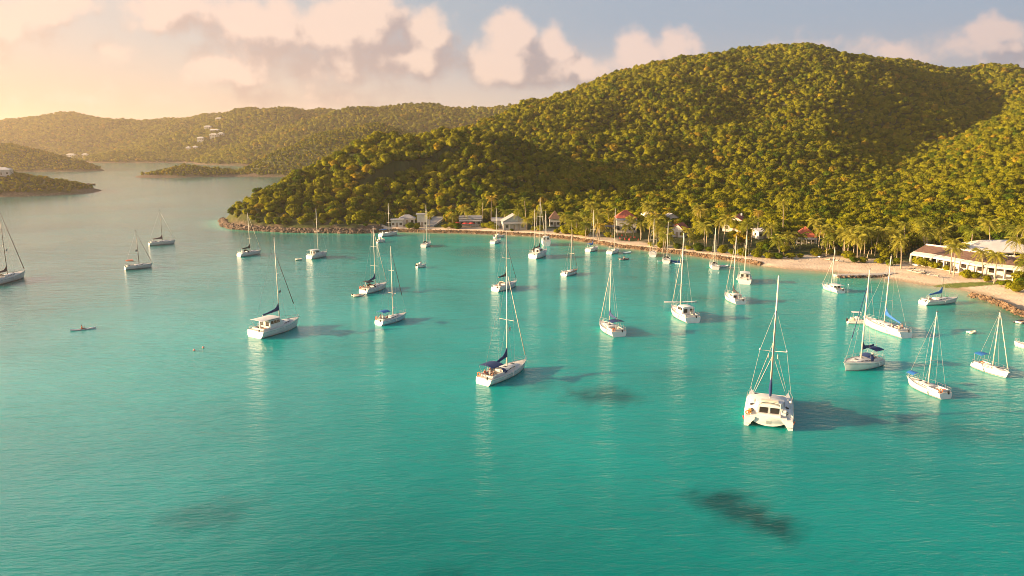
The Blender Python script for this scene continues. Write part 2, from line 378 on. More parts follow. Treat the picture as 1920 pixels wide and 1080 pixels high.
def height(x, y):
    d, t = coast(x, y)
    d2 = d + fbm(x/7, y/7, 3)*1.6*np.clip(1-t, 0, 1)*1.5
    h = ridgeh(x, y, NEAR)
    rough = fbm(x/55+3, y/55, 4)
    h = h + rough*np.clip(h/40, 0, 1)*9 + fbm(x/17, y/17, 3)*np.clip(h/20, 0, 1)*1.8
    cliff = np.clip(1-t, 0, 1); wall = np.clip(1-np.abs(t-1), 0, 1)
    dc = np.clip(d2, 0, None)
    capc = np.where(dc < 6, dc*1.1, 6.6+(dc-6)*.75) + fbm(x/2.2, y/2.2, 3)*.9*np.clip(1.5-dc/6, 0, 1)*np.clip(dc/1.5,0,1)
    capw = 1.7*np.clip(dc/2.2, 0, 1) + .5*np.clip((dc-10)/20, 0, 1) + np.clip(dc-34, 0, None)*.42
    capb = 1.9*(1-np.exp(-dc/11)) + np.clip(dc-72, 0, None)*.40
    s = np.clip(t-1, 0, 1)
    cap = np.where(t < 1, cliff*capc+(1-cliff)*capw, (1-s)*capw+s*capb)
    PV = np.clip(1.35-np.hypot((x-152)/36, (y-226)/24), 0, 1)*2.5
    h = h*(1-np.clip(PV, 0, 1))+2.6*np.clip(PV, 0, 1)
    hh = np.maximum(h, 2.4 + .02*np.clip(dc, 0, 80))
    k = 1.2
    land = -k*np.logaddexp(-np.minimum(hh, 400)/k, -cap/k) + k*np.exp(-np.abs(dc)/3)*0.0
    land = np.where(dc < 4, np.minimum(land, cap), land)
    near = np.where(d2 > 0, np.maximum(land, .02*dc), d2*.35)
    m = ridgeh(x, y, MID); m = m + np.clip(m/20, 0, 1)*(fbm(x/45, y/45, 4)*5)
    f = ridgeh(x, y, FAR, 6); f = f + np.clip(f/30, 0, 1)*(fbm(x/110, y/110, 5)*16)
    return np.maximum(np.maximum(near, m), f)
def hz(x, y): return float(height(np.array([x*1.0]), np.array([y*1.0]))[0])

def M_terrain():
    m = bpy.data.materials.new('terrain_ground'); m.use_nodes = True; n = m.node_tree
    p = n.nodes['Principled BSDF']; p.inputs['Roughness'].default_value = .95; p.inputs['Specular IOR Level'].default_value = .15
    g = n.nodes.new('ShaderNodeNewGeometry')
    def nz(sc, det=5):
        t = n.nodes.new('ShaderNodeTexNoise'); t.inputs['Scale'].default_value = sc; t.inputs['Detail'].default_value = det
        n.links.new(g.outputs['Position'], t.inputs['Vector']); return t.outputs[0]
    def at(nm):
        a = n.nodes.new('ShaderNodeAttribute'); a.attribute_name = nm; return a.outputs['Fac']
    floor = ramp(n, [(.3, (.035,.045,.015)), (.55, (.06,.07,.02)), (.75, (.12,.095,.04))], nz(.12))
    rock = ramp(n, [(.3, (.05,.036,.03)), (.5, (.12,.085,.065)), (.7, (.22,.16,.12))], nz(.9, 8))
    sand = ramp(n, [(.3, (.58,.44,.32)), (.7, (.72,.58,.44))], nz(.25, 7))
    grass = ramp(n, [(.3, (.11,.15,.03)), (.7, (.20,.22,.05))], nz(.8, 6))
    wet = mixc(n, at('wet'), sand.outputs[0], (.40,.30,.20))
    c = mixc(n, at('rock'), floor.outputs[0], rock.outputs[0]); c = mixc(n, at('sand'), c, wet); c = mixc(n, at('lawn'), c, grass.outputs[0])
    n.links.new(c, p.inputs['Base Color'])
    b = n.nodes.new('ShaderNodeBump'); b.inputs['Strength'].default_value = .6; b.inputs['Distance'].default_value = .4
    n.links.new(nz(1.6, 8), b.inputs['Height']); n.links.new(b.outputs[0], p.inputs['Normal'])
    return m
M['terrain'] = M_terrain()
def polar(name, az0, az1, na, r0, r1, nr, zmin=-1.5):
    az = np.linspace(az0, az1, na)*math.pi/180; r = np.exp(np.linspace(math.log(r0), math.log(r1), nr))
    A, Rr = np.meshgrid(az, r); x = (Rr*np.sin(A)).ravel(); y = (Rr*np.cos(A)).ravel(); z = height(x, y)
    i = np.arange(nr*na).reshape(nr, na); q = np.stack([i[:-1,:-1], i[:-1,1:], i[1:,1:], i[1:,:-1]], -1).reshape(-1, 4)
    keep = (z[q].max(1) > zmin); q = q[keep]; used, inv = np.unique(q, return_inverse=True); q = inv.reshape(-1, 4)
    x, y, z = x[used], y[used], z[used]
    me = bpy.data.meshes.new(name); me.vertices.add(len(x)); me.vertices.foreach_set('co', np.stack([x,y,z], 1).ravel())
    me.loops.add(q.size); me.loops.foreach_set('vertex_index', q.ravel()); me.polygons.add(len(q))
    me.polygons.foreach_set('loop_start', np.arange(len(q))*4); me.polygons.foreach_set('loop_total', np.full(len(q), 4)); me.update(calc_edges=True)
    me.shade_smooth(); me.materials.append(M['terrain'])
    return me, x, y, z
def attr(me, nm, val):
    a = me.attributes.new(nm, 'FLOAT', 'POINT'); a.data.foreach_set('value', val.astype(np.float32))
LAWN = G(1815, 524, 2.0)
def ground_attrs(me, x, y, z):
    d, t = coast(x, y); n = fbm(x/9, y/9, 3)
    isnear = (d > -5) & (y < 700)
    # height just at waterline is rocky for cliffs and islands
    rock = np.where(isnear & (t > .6), 0, np.clip((3.0+n*3.0-z)/1.2, 0, 1))
    sd = np.where(t < 1.35, 13, 28)
    sand = np.where(isnear & (t > .55), np.clip((sd+n*9-d)/6, 0, 1), 0)
    lawn = np.clip((1-(((x-LAWN.x)/10)**2+((y-LAWN.y)/2.6)**2))*4, 0, 1)
    wet = np.clip((.35-z)/.25, 0, 1)
    for k, v in (('rock', rock), ('sand', sand), ('lawn', lawn), ('wet', wet)): attr(me, k, v)
tm, tx, ty, tz = polar('terrain', -42, 62, 760, 95, 1150, 520)
ground_attrs(tm, tx, ty, tz)
to = bpy.data.objects.new('terrain', tm); COL.objects.link(to); tag(to, kind='structure')
fm, fx, fy, fz = polar('distant_hills', -48, 42, 520, 1146, 3000, 200)
ground_attrs(fm, fx, fy, fz)
fo = bpy.data.objects.new('distant_hills', fm); COL.objects.link(fo); tag(fo, kind='structure')

# ================================================================ water
def water():
    az = np.concatenate([np.linspace(-180, -52, 22)[:-1], np.linspace(-52, 52, 300), np.linspace(52, 180, 22)[1:]])*math.pi/180
    r = np.exp(np.linspace(math.log(3), math.log(4300), 420)); na, nr = len(az), len(r)
    A, Rr = np.meshgrid(az, r); x = (Rr*np.sin(A)).ravel(); y = (Rr*np.cos(A)).ravel()
    i = np.arange(nr*na).reshape(nr, na); q = np.stack([i[:-1,:-1], i[:-1,1:], i[1:,1:], i[1:,:-1]], -1).reshape(-1, 4)
    me = bpy.data.meshes.new('sea_water'); me.from_pydata(np.stack([x,y,x*0], 1).tolist(), [], q.tolist()+[tuple(range(na-1, -1, -1))]); me.update()
    d, t = coast(x, y); d = -d
    # distance offshore only matters for the bay; cliffs shelve faster
    shal = np.exp(-np.clip(d, 0, None)/np.where(t < .8, 6, np.where(t < 1.4, 9, 13)))
    shal = np.where(y > 520, 0, shal)
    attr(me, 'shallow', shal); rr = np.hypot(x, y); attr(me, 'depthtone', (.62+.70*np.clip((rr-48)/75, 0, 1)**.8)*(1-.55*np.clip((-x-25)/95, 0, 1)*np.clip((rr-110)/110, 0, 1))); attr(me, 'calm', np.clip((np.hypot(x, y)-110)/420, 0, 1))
    grass = np.zeros_like(x); n = fbm(x/6, y/6, 4); n3 = fbm(x/1.8, y/1.8, 3)  # dark patches: seagrass, plus boat shadows painted into the water colour
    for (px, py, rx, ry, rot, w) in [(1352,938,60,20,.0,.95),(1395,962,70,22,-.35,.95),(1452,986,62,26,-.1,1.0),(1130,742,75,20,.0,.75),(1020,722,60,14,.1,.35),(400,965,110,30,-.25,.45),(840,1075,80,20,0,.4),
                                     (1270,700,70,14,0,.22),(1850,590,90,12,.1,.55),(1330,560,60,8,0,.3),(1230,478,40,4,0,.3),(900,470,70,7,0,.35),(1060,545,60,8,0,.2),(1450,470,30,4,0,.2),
                                     (1730,800,170,26,.15,.38),(1600,770,120,24,.12,.3),(1180,520,40,6,0,.25),(690,455,50,5,0,.25)]:  # first pair paints the catamaran's shadow to its right
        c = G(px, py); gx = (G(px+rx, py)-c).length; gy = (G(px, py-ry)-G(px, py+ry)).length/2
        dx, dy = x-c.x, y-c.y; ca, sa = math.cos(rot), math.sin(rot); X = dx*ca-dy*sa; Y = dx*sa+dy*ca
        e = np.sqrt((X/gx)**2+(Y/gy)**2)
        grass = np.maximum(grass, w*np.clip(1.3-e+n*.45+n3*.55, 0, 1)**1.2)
    attr(me, 'grass_and_shade', np.clip(grass, 0, 1))
    me.shade_smooth()
    m = bpy.data.materials.new('sea_water'); m.use_nodes = True; nt = m.node_tree; p = nt.nodes['Principled BSDF']
    g = nt.nodes.new('ShaderNodeNewGeometry')
    def at(nm):
        a = nt.nodes.new('ShaderNodeAttribute'); a.attribute_name = nm; return a.outputs['Fac']
    def nz(sc, det, vec=None, rough=.5, dist=0.0):
        t_ = nt.nodes.new('ShaderNodeTexNoise'); t_.inputs['Scale'].default_value = sc; t_.inputs['Detail'].default_value = det
        t_.inputs['Roughness'].default_value = rough; t_.inputs['Distortion'].default_value = dist
        nt.links.new(vec or g.outputs['Position'], t_.inputs['Vector']); return t_.outputs[0]
    body = ramp(nt, [(.36, (.000,.210,.192)), (.64, (.000,.300,.275))], nz(.017, 5))
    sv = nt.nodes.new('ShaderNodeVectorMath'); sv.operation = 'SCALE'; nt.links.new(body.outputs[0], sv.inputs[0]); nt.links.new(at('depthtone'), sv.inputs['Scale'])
    c = mixc(nt, smooth(nt, at('shallow'), .05, .55), sv.outputs[0], (.05,.40,.28))
    c = mixc(nt, smooth(nt, at('shallow'), .45, 1.0), c, (.40,.42,.26))
    c = mixc(nt, at('grass_and_shade'), c, (.000,.075,.070))
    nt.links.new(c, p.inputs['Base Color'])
    p.inputs['Roughness'].default_value = .06; p.inputs['IOR'].default_value = 1.35
    p.inputs['Subsurface Weight'].default_value = .75; p.inputs['Subsurface Radius'].default_value = (.6, 3.0, 3.0); p.inputs['Subsurface Scale'].default_value = 1.0; p.inputs['Specular IOR Level'].default_value = .5
    # wind waves: crests run across the wind, long and slightly bent
    mp = nt.nodes.new('ShaderNodeMapping'); mp.vector_type = 'POINT'; mp.inputs['Rotation'].default_value = (0, 0, R(-20)); mp.inputs['Scale'].default_value = (.33, 1, 1)
    nt.links.new(g.outputs['Position'], mp.inputs['Vector']); W = mp.outputs[0]
    h1 = nz(.16, 3, W, .5, .3); h2 = nz(.7, 3, W, .5, .4); h3 = nz(2.6, 4, W, .6)
    H = mth(nt, 'ADD', mth(nt, 'MULTIPLY', h1, .8), mth(nt, 'ADD', mth(nt, 'MULTIPLY', h2, .62), mth(nt, 'MULTIPLY', h3, .42)))
    H = mth(nt, 'MULTIPLY', H, mth(nt, 'MULTIPLY_ADD', nz(.02, 3), 1.4, .3))
    H = mth(nt, 'MULTIPLY', H, mth(nt, 'MULTIPLY_ADD', at('calm'), -.45, 1.0))
    nt.links.new(mth(nt, 'MULTIPLY_ADD', at('calm'), .08, .05), p.inputs['Roughness'])
    b = nt.nodes.new('ShaderNodeBump'); b.inputs['Strength'].default_value = 1.0; b.inputs['Distance'].default_value = .205
    nt.links.new(H, b.inputs['Height']); nt.links.new(b.outputs[0], p.inputs['Normal'])
    me.materials.append(m)
    o = bpy.data.objects.new('sea_water', me); COL.objects.link(o); tag(o, kind='structure')
water()
# ================================================================ haze
hb = MB().box((0, 0, 93), (9000, 9000, 190)); 
hm = bpy.data.materials.new('haze'); hm.use_nodes = True; hn = hm.node_tree; hn.nodes.clear()
ho = hn.nodes.new('ShaderNodeOutputMaterial'); pv = hn.nodes.new('ShaderNodeVolumePrincipled')
pv.inputs['Color'].default_value = (1.0, .82, .66, 1); pv.inputs['Density'].default_value = 0.00015; pv.inputs['Anisotropy'].default_value = .6
hn.links.new(pv.outputs[0], ho.inputs['Volume'])
hob = hb.build('haze', hm); tag(hob, kind='stuff')
# ================================================================ trees
def crown_mesh(name, seed, n_leaf=1500, rx=1.0, rz=.8, size=.11, lobes=16, flat=0.0):
    """a crown about 1 unit in radius, centred at z=0"""
    rs = np.random.RandomState(seed); vs = []; fs = []; nv = []
    L = []
    for i in range(lobes):
        th = rs.rand()*2*math.pi; ph = math.acos(1-1.25*rs.rand()); rr = .52+.22*rs.rand()
        L.append((math.sin(ph)*math.cos(th)*rr*rx, math.sin(ph)*math.sin(th)*rr*rx, math.cos(ph)*rr*rz, .30+.2*rs.rand()))
    L.append((0, 0, .1, .55))
    # inner body that stops the light from passing straight through
    bm = bmesh.new(); bmesh.ops.create_icosphere(bm, subdivisions=2, radius=.66)
    for v in bm.verts:
        k = .85+.35*rs.rand(); v.co = Vector((v.co.x*rx*k, v.co.y*rx*k, v.co.z*rz*k*.9))
        vs.append(tuple(v.co)); nv.append(tuple(v.co.normalized()))
    for f in bm.faces: fs.append(tuple(v.index for v in f.verts))
    bm.free()
    wts = np.array([l[3]**2 for l in L]); wts /= wts.sum()
    pick = rs.choice(len(L), n_leaf, p=wts)
    for k in range(n_leaf):
        lx, ly, lz, lr = L[pick[k]]
        d = rs.normal(size=3); d /= np.linalg.norm(d)
        if d[2] < -.35: d[2] *= -.6
        r = lr*(.80+.30*rs.rand()); c = np.array([lx+d[0]*r, ly+d[1]*r, lz+d[2]*r*rz])
        if c[2] < -.55*rz: continue
        nrm = d*.9+rs.normal(size=3)*.42; nrm /= np.linalg.norm(nrm)
        a = np.cross(nrm, rs.normal(size=3)); a /= np.linalg.norm(a)+1e-9; b = np.cross(nrm, a)
        s = size*(.6+.8*rs.rand()); o = len(vs)
        vs += [tuple(c+a*s), tuple(c+b*s*.6), tuple(c-a*s), tuple(c-b*s*.6)]; fs.append((o, o+1, o+2, o+3)); w_ = d*.75+nrm*.55+c/(np.linalg.norm(c)+1e-6)*.35; w_ /= np.linalg.norm(w_); nv += [tuple(w_)]*4
    me = bpy.data.meshes.new(name); me.from_pydata(vs, [], fs); me.materials.append(M['leaf']); me.update(); me.shade_smooth()
    me.normals_split_custom_set_from_vertices(nv)
    return me
def trunk_mesh(name, seed):
    rs = random.Random(seed); mb = MB()
    mb.tube([(0,0,-.4), (.02,.02,.25), (.05*rs.uniform(-1,1),.05,.55), (.08*rs.uniform(-1,1),.06,1.0)], [.075,.06,.05,.035], 7)
    for k in range(5):
        a = k*1.3+rs.random(); r = .45+.2*rs.random()
        mb.tube([(0.03,0.02,.4+.06*k), (math.cos(a)*r*.5, math.sin(a)*r*.5, .75+.05*k), (math.cos(a)*r, math.sin(a)*r, 1.1+.05*k)], [.035,.022,.01], 5)
    me = bpy.data.meshes.new(name); me.from_pydata(mb.v, [], mb.f); me.materials.append(M['trunk']); me.shade_smooth(); me.update(); return me
CROWNS = [crown_mesh('crown', 11, 1500, 1, .80), crown_mesh('crown', 12, 1500, 1, .95, .10, 20), crown_mesh('crown', 13, 1400, 1.0, .62, .11, 14), crown_mesh('crown', 14, 1600, .95, 1.05, .10, 22), crown_mesh('crown', 15, 900, 1.0, .75, .12, 9)]
TRUNKS = [trunk_mesh('trunk', 21), trunk_mesh('trunk', 22)]
# sources for the far-off wood (not linked into the scene)
SRC = bpy.data.collections.new('forest_sources')
for i, c in enumerate(CROWNS):
    # lighter crowns for the wood further off
    SRC.objects.link(bpy.data.objects.new('source_crown_%d' % i, crown_mesh('wood_crown', 31+i, 760, 1.0, (.8,.95,.65,1.0,.75)[i], .13, (14,18,12,20,9)[i])))
    SRC.objects[-1].data.name = 'wood_crown'

# building and clearing footprints are kept free of trees: px windows that must stay visible
CLEAR = [(736,404,752,424),(786,396,800,424),(800,398,834,430),(868,405,896,426),(930,404,980,432),(1028,404,1052,424),(1128,398,1196,440),(1205,402,1230,414),(1242,403,1262,417),
         (1258,419,1290,444),(1352,404,1400,430),(1410,420,1440,446),(1487,426,1526,458),(1712,458,1790,500),(1790,466,1900,524),(1784,444,1920,482),(1500,456,1560,478),(1690,478,1716,506)]
CLEARY = [333,333,333,326,318,326,298,300,300,285,272,274,262,238,235,205,232,240,240]
def gz(px, py, it=4):
    """where the pixel's ray meets the land"""
    z = 2.0
    for _ in range(it):
        p = G(px, py, z); z = max(1.2, min(12, hz(p.x, p.y)))
    return G(px, py, z)
PALMS = [(805,427,400,2,''),(870,424,393,0,''),(899,418,396,1,''),(905,424,376,2,''),(921,420,372,3,''),(973,431,395,0,''),(988,432,411,1,'x'),(986,420,374,3,''),(1006,433,398,0,''),(1113,437,384,1,'x'),(1120,443,408,0,''),
  (1100,440,398,2,''),(1188,446,411,1,''),(1201,450,421,2,'x'),(1216,455,408,0,''),(1226,458,414,1,''),(1236,460,430,2,'x'),(1294,464,432,0,'x'),(1306,437,390,1,'x'),(1313,437,397,3,''),(1300,462,448,2,''),(1346,462,418,0,'x'),(1355,462,412,1,''),
  (1408,462,414,2,'x'),(1398,466,422,3,''),(1467,448,384,2,'x'),(1534,470,430,0,'x'),(1543,470,433,1,'x'),(1561,476,443,1,'x'),(1607,489,450,0,'x'),(1600,480,433,2,''),(1640,480,440,1,''),(1665,484,443,1,'x'),(1656,480,436,3,''),
  (1689,503,455,0,'x'),(1693,478,427,3,'x'),(1730,470,422,1,'x'),(1762,470,436,0,''),(1787,455,428,2,''),(1781,513,461,2,'x'),(1788,516,470,0,''),(1841,520,480,3,'x'),(1864,530,486,1,'x'),(1898,500,459,3,'x'),(1855,470,426,1,'x'),(1882,470,433,0,'x'),
  (1912,524,490,0,'x'),(1925,535,500,1,''),(1904,480,440,2,''),(1580,468,436,3,''),(1500,466,442,2,''),(1440,462,432,0,''),(1172,447,424,2,''),(1060,436,405,0,''),(945,424,396,3,''),(848,424,404,1,''),(1822,455,432,1,'')]
_rp = random.Random(31)
for _ in range(52):
    _px = 1170
    while 1148 < _px < 1200 or 1250 < _px < 1296 or 1345 < _px < 1404 or 1480 < _px < 1530: _px = _rp.choice([_rp.uniform(1235, 1480), _rp.uniform(1480, 1780), _rp.uniform(1480, 1910), _rp.uniform(1060, 1235)])
    _by = {0: 446, 1: 462, 2: 474, 3: 482}[int(min(3, max(0, (_px-1060)//180)))]+_rp.uniform(-22, 10)
    PALMS.append((round(_px), _by, _by-_rp.uniform(22, 48), _rp.randrange(4), ''))
for _px, _by, _cy, _v, _f in PALMS:
    if _f == 'x':
        CLEAR.append((_px-15, _cy-16, _px+15, _by-8)); CLEARY.append(gz(_px, _by).y-5)
def blocked(p, r, h):
    """true when a crown standing here would hide one of the buildings"""
    a = proj((p[0], p[1], p[2])); b = proj((p[0], p[1], p[2]+h)); s = abs(proj((p[0]+r, p[1], p[2]))[0]-a[0])
    for (x0, y0, x1, y1), Y in zip(CLEAR, CLEARY):
        if p[1] < Y+6 and a[0]+s*.8 > x0 and a[0]-s*.8 < x1 and b[1] < y1-3 and a[1] > y0: return True
    return False
def scatter():
    rs = np.random.RandomState(77); T = []
    # jittered grid, near land
    pavx = lambda x, y: (np.abs(x-152) < 21) & (np.abs(y-227) < 11)
    def grid(x0, x1, y0, y1, sp):
        gx, gy = np.meshgrid(np.arange(x0, x1, sp), np.arange(y0, y1, sp)); gx = gx.ravel(); gy = gy.ravel()
        gx = gx+(rs.rand(len(gx))-.5)*sp*.95; gy = gy+(rs.rand(len(gx))-.5)*sp*.95; return gx, gy
    x, y = grid(-960, 900, 120, 1180, 4.4)
    a = np.degrees(np.arctan2(x, y)); r = np.hypot(x, y); k = (a > -41) & (a < 46) & (r > 130); x, y = x[k], y[k]
    z = height(x, y); d, t = coast(x, y)
    e = 3.0; nx = (height(x+e, y)-z)/e; ny = (height(x, y+e)-z)/e
    dn = (nx*x+ny*y)/np.hypot(x, y)                       # slope away from the camera; negative = falls away behind a crest
    vis = dn > -.42
    lo = np.where(t > .6, np.where(t > 1.5, 18, 9), 2.6)
    n = fbm(x/9, y/9, 3)
    PXX = 960+FPX*x/y
    dens = np.where((PXX > 1270) & (PXX < 1485), -.6, np.where((PXX > 1040) & (PXX < 1110), -.4, .02))
    thin = np.where((t > .6) & (d < 36), n > dens, True)
    ok = (z > 1.3) & ~pavx(x, y) & ((d > lo) | (y > 640) | (d < -50)) & vis & thin & ((z > 2.0) | (t > .6))
    x, y, z, d, t = x[ok], y[ok], z[ok], d[ok], t[ok]
    s = (1.95+1.8*rs.rand(len(x))**2)*np.where((d < 12) & (t < .6), .6, 1.0)*np.where(y > 700, 1.12, 1)
    for i in range(len(x)): T.append((x[i], y[i], z[i], s[i], d[i], t[i]))
    # far hills
    x, y = grid(-2100, 900, 1180, 2750, 8.5)
    a = np.degrees(np.arctan2(x, y)); k = (a > -40) & (a < 14); x, y = x[k], y[k]
    z = height(x, y); k = z > 2; x, y, z = x[k], y[k], z[k]
    dn = (height(x*1.004, y*1.004)-z)/(np.hypot(x, y)*.004); k = dn > -.08; x, y, z = x[k], y[k], z[k]
    s = 3.6+2.2*rs.rand(len(x))
    for i in range(len(x)): T.append((x[i], y[i], z[i], s[i], 99, 0))
    return T
ALL = scatter()
NEARPICK = []; REST = []
for q in ALL:
    x, y, z, s, d, t = q
    if y < 345 and d < 75 and t > .5:
        if blocked((x, y, z), s, s*1.9): 
            continue
    NEARPICK.append(q)
NEARPICK.sort(key=lambda q: math.hypot(q[0], q[1]))
th_list = []; rest = []
for q in NEARPICK:
    px, py = proj((q[0], q[1], q[2]+3))
    if len(th_list) < 296 and -30 < px < 1950 and q[1] < 700: th_list.append(q)
    else: rest.append(q)
def tree_label(q):
    px, py = proj((q[0], q[1], q[2])); d, t = q[4], q[5]
    if t < .6: return ('bushy green tree on the rocky headland slope above the dark sea rocks', 'trees above the headland rocks')
    if px < 960: return ('leafy green tree among the grey houses behind the far end of the rock wall', 'trees at the far end of the village')
    if px < 1230: return ('rounded green tree between the hip-roofed hut and the red-roofed house', 'trees in the middle of the village')
    if px < 1480: return ('leafy golden green tree behind the rock wall among the red gabled cottages', 'trees round the red gabled cottages')
    if px < 1700: return ('leafy tree behind the sandy beach beside the low stone jetty', 'trees behind the beach at the jetty')
    return ('broad leafy tree around the long colonnaded beach restaurant', 'trees round the beach restaurant')
rt = random.Random(3)
for i, q in enumerate(th_list):
    x, y, z, s, d, t = q
    lb, gp = tree_label(q)
    e = empty('broadleaf_tree', (x, y, z-.1), rt.random()*6.28); tag(e, lb, 'tree', gp)
    hgt = s*rt.uniform(.75, 1.15)
    ci = rt.randrange(5)
    c = bpy.data.objects.new('crown', CROWNS[ci]); COL.objects.link(c); c.parent = e; c.scale = (s, s, s); c.location = (0, 0, hgt*.95)
    tr = bpy.data.objects.new('trunk', TRUNKS[i % 2]); COL.objects.link(tr); tr.parent = e; tr.scale = (s*.9, s*.9, hgt*.9)
# the rest of the wood: one object, instanced crowns
def forest(pts):
    n = len(pts); me = bpy.data.meshes.new('forest'); rs = np.random.RandomState(9)
    P = np.array([[q[0], q[1], q[2]+q[3]*.62] for q in pts]); me.vertices.add(n); me.vertices.foreach_set('co', P.ravel())
    s = np.array([q[3] for q in pts])
    a = me.attributes.new('scl', 'FLOAT_VECTOR', 'POINT'); a.data.foreach_set('vector', np.stack([s*(.9+.25*rs.rand(n)), s*(.9+.25*rs.rand(n)), s*(.85+.35*rs.rand(n))], 1).astype(np.float32).ravel())
    a = me.attributes.new('rot', 'FLOAT_VECTOR', 'POINT'); a.data.foreach_set('vector', np.stack([rs.normal(size=n)*.12, rs.normal(size=n)*.12, rs.rand(n)*6.28], 1).astype(np.float32).ravel())
    a = me.attributes.new('idx', 'INT', 'POINT'); a.data.foreach_set('value', rs.randint(0, 5, n).astype(np.int32))
    me.update()
    o = bpy.data.objects.new('forest', me); COL.objects.link(o)
    ng = bpy.data.node_groups.new('forest_scatter', 'GeometryNodeTree')
    ng.interface.new_socket('Geometry', in_out='INPUT', socket_type='NodeSocketGeometry'); ng.interface.new_socket('Geometry', in_out='OUTPUT', socket_type='NodeSocketGeometry')
    N = ng.nodes; gi = N.new('NodeGroupInput'); go = N.new('NodeGroupOutput'); ip = N.new('GeometryNodeInstanceOnPoints'); ci = N.new('GeometryNodeCollectionInfo')
    ci.inputs[0].default_value = SRC; ci.inputs['Separate Children'].default_value = True; ci.inputs['Reset Children'].default_value = True
    def na(nm, ty):
        k = N.new('GeometryNodeInputNamedAttribute'); k.data_type = ty; k.inputs[0].default_value = nm; return k.outputs[0]
    ng.links.new(gi.outputs[0], ip.inputs['Points']); ng.links.new(ci.outputs[0], ip.inputs['Instance']); ip.inputs['Pick Instance'].default_value = True
    ng.links.new(na('idx', 'INT'), ip.inputs['Instance Index'])
    er = N.new('FunctionNodeEulerToRotation'); ng.links.new(na('rot', 'FLOAT_VECTOR'), er.inputs[0]); ng.links.new(er.outputs[0], ip.inputs['Rotation'])
    ng.links.new(na('scl', 'FLOAT_VECTOR'), ip.inputs['Scale']); ng.links.new(ip.outputs[0], go.inputs[0])
    md = o.modifiers.new('scatter', 'NODES'); md.node_group = ng
    tag(o, 'dense green tropical forest covering the hills around the bay', 'forest', kind='stuff')
forest(rest)
print('trees: things', len(th_list), 'forest', len(rest))
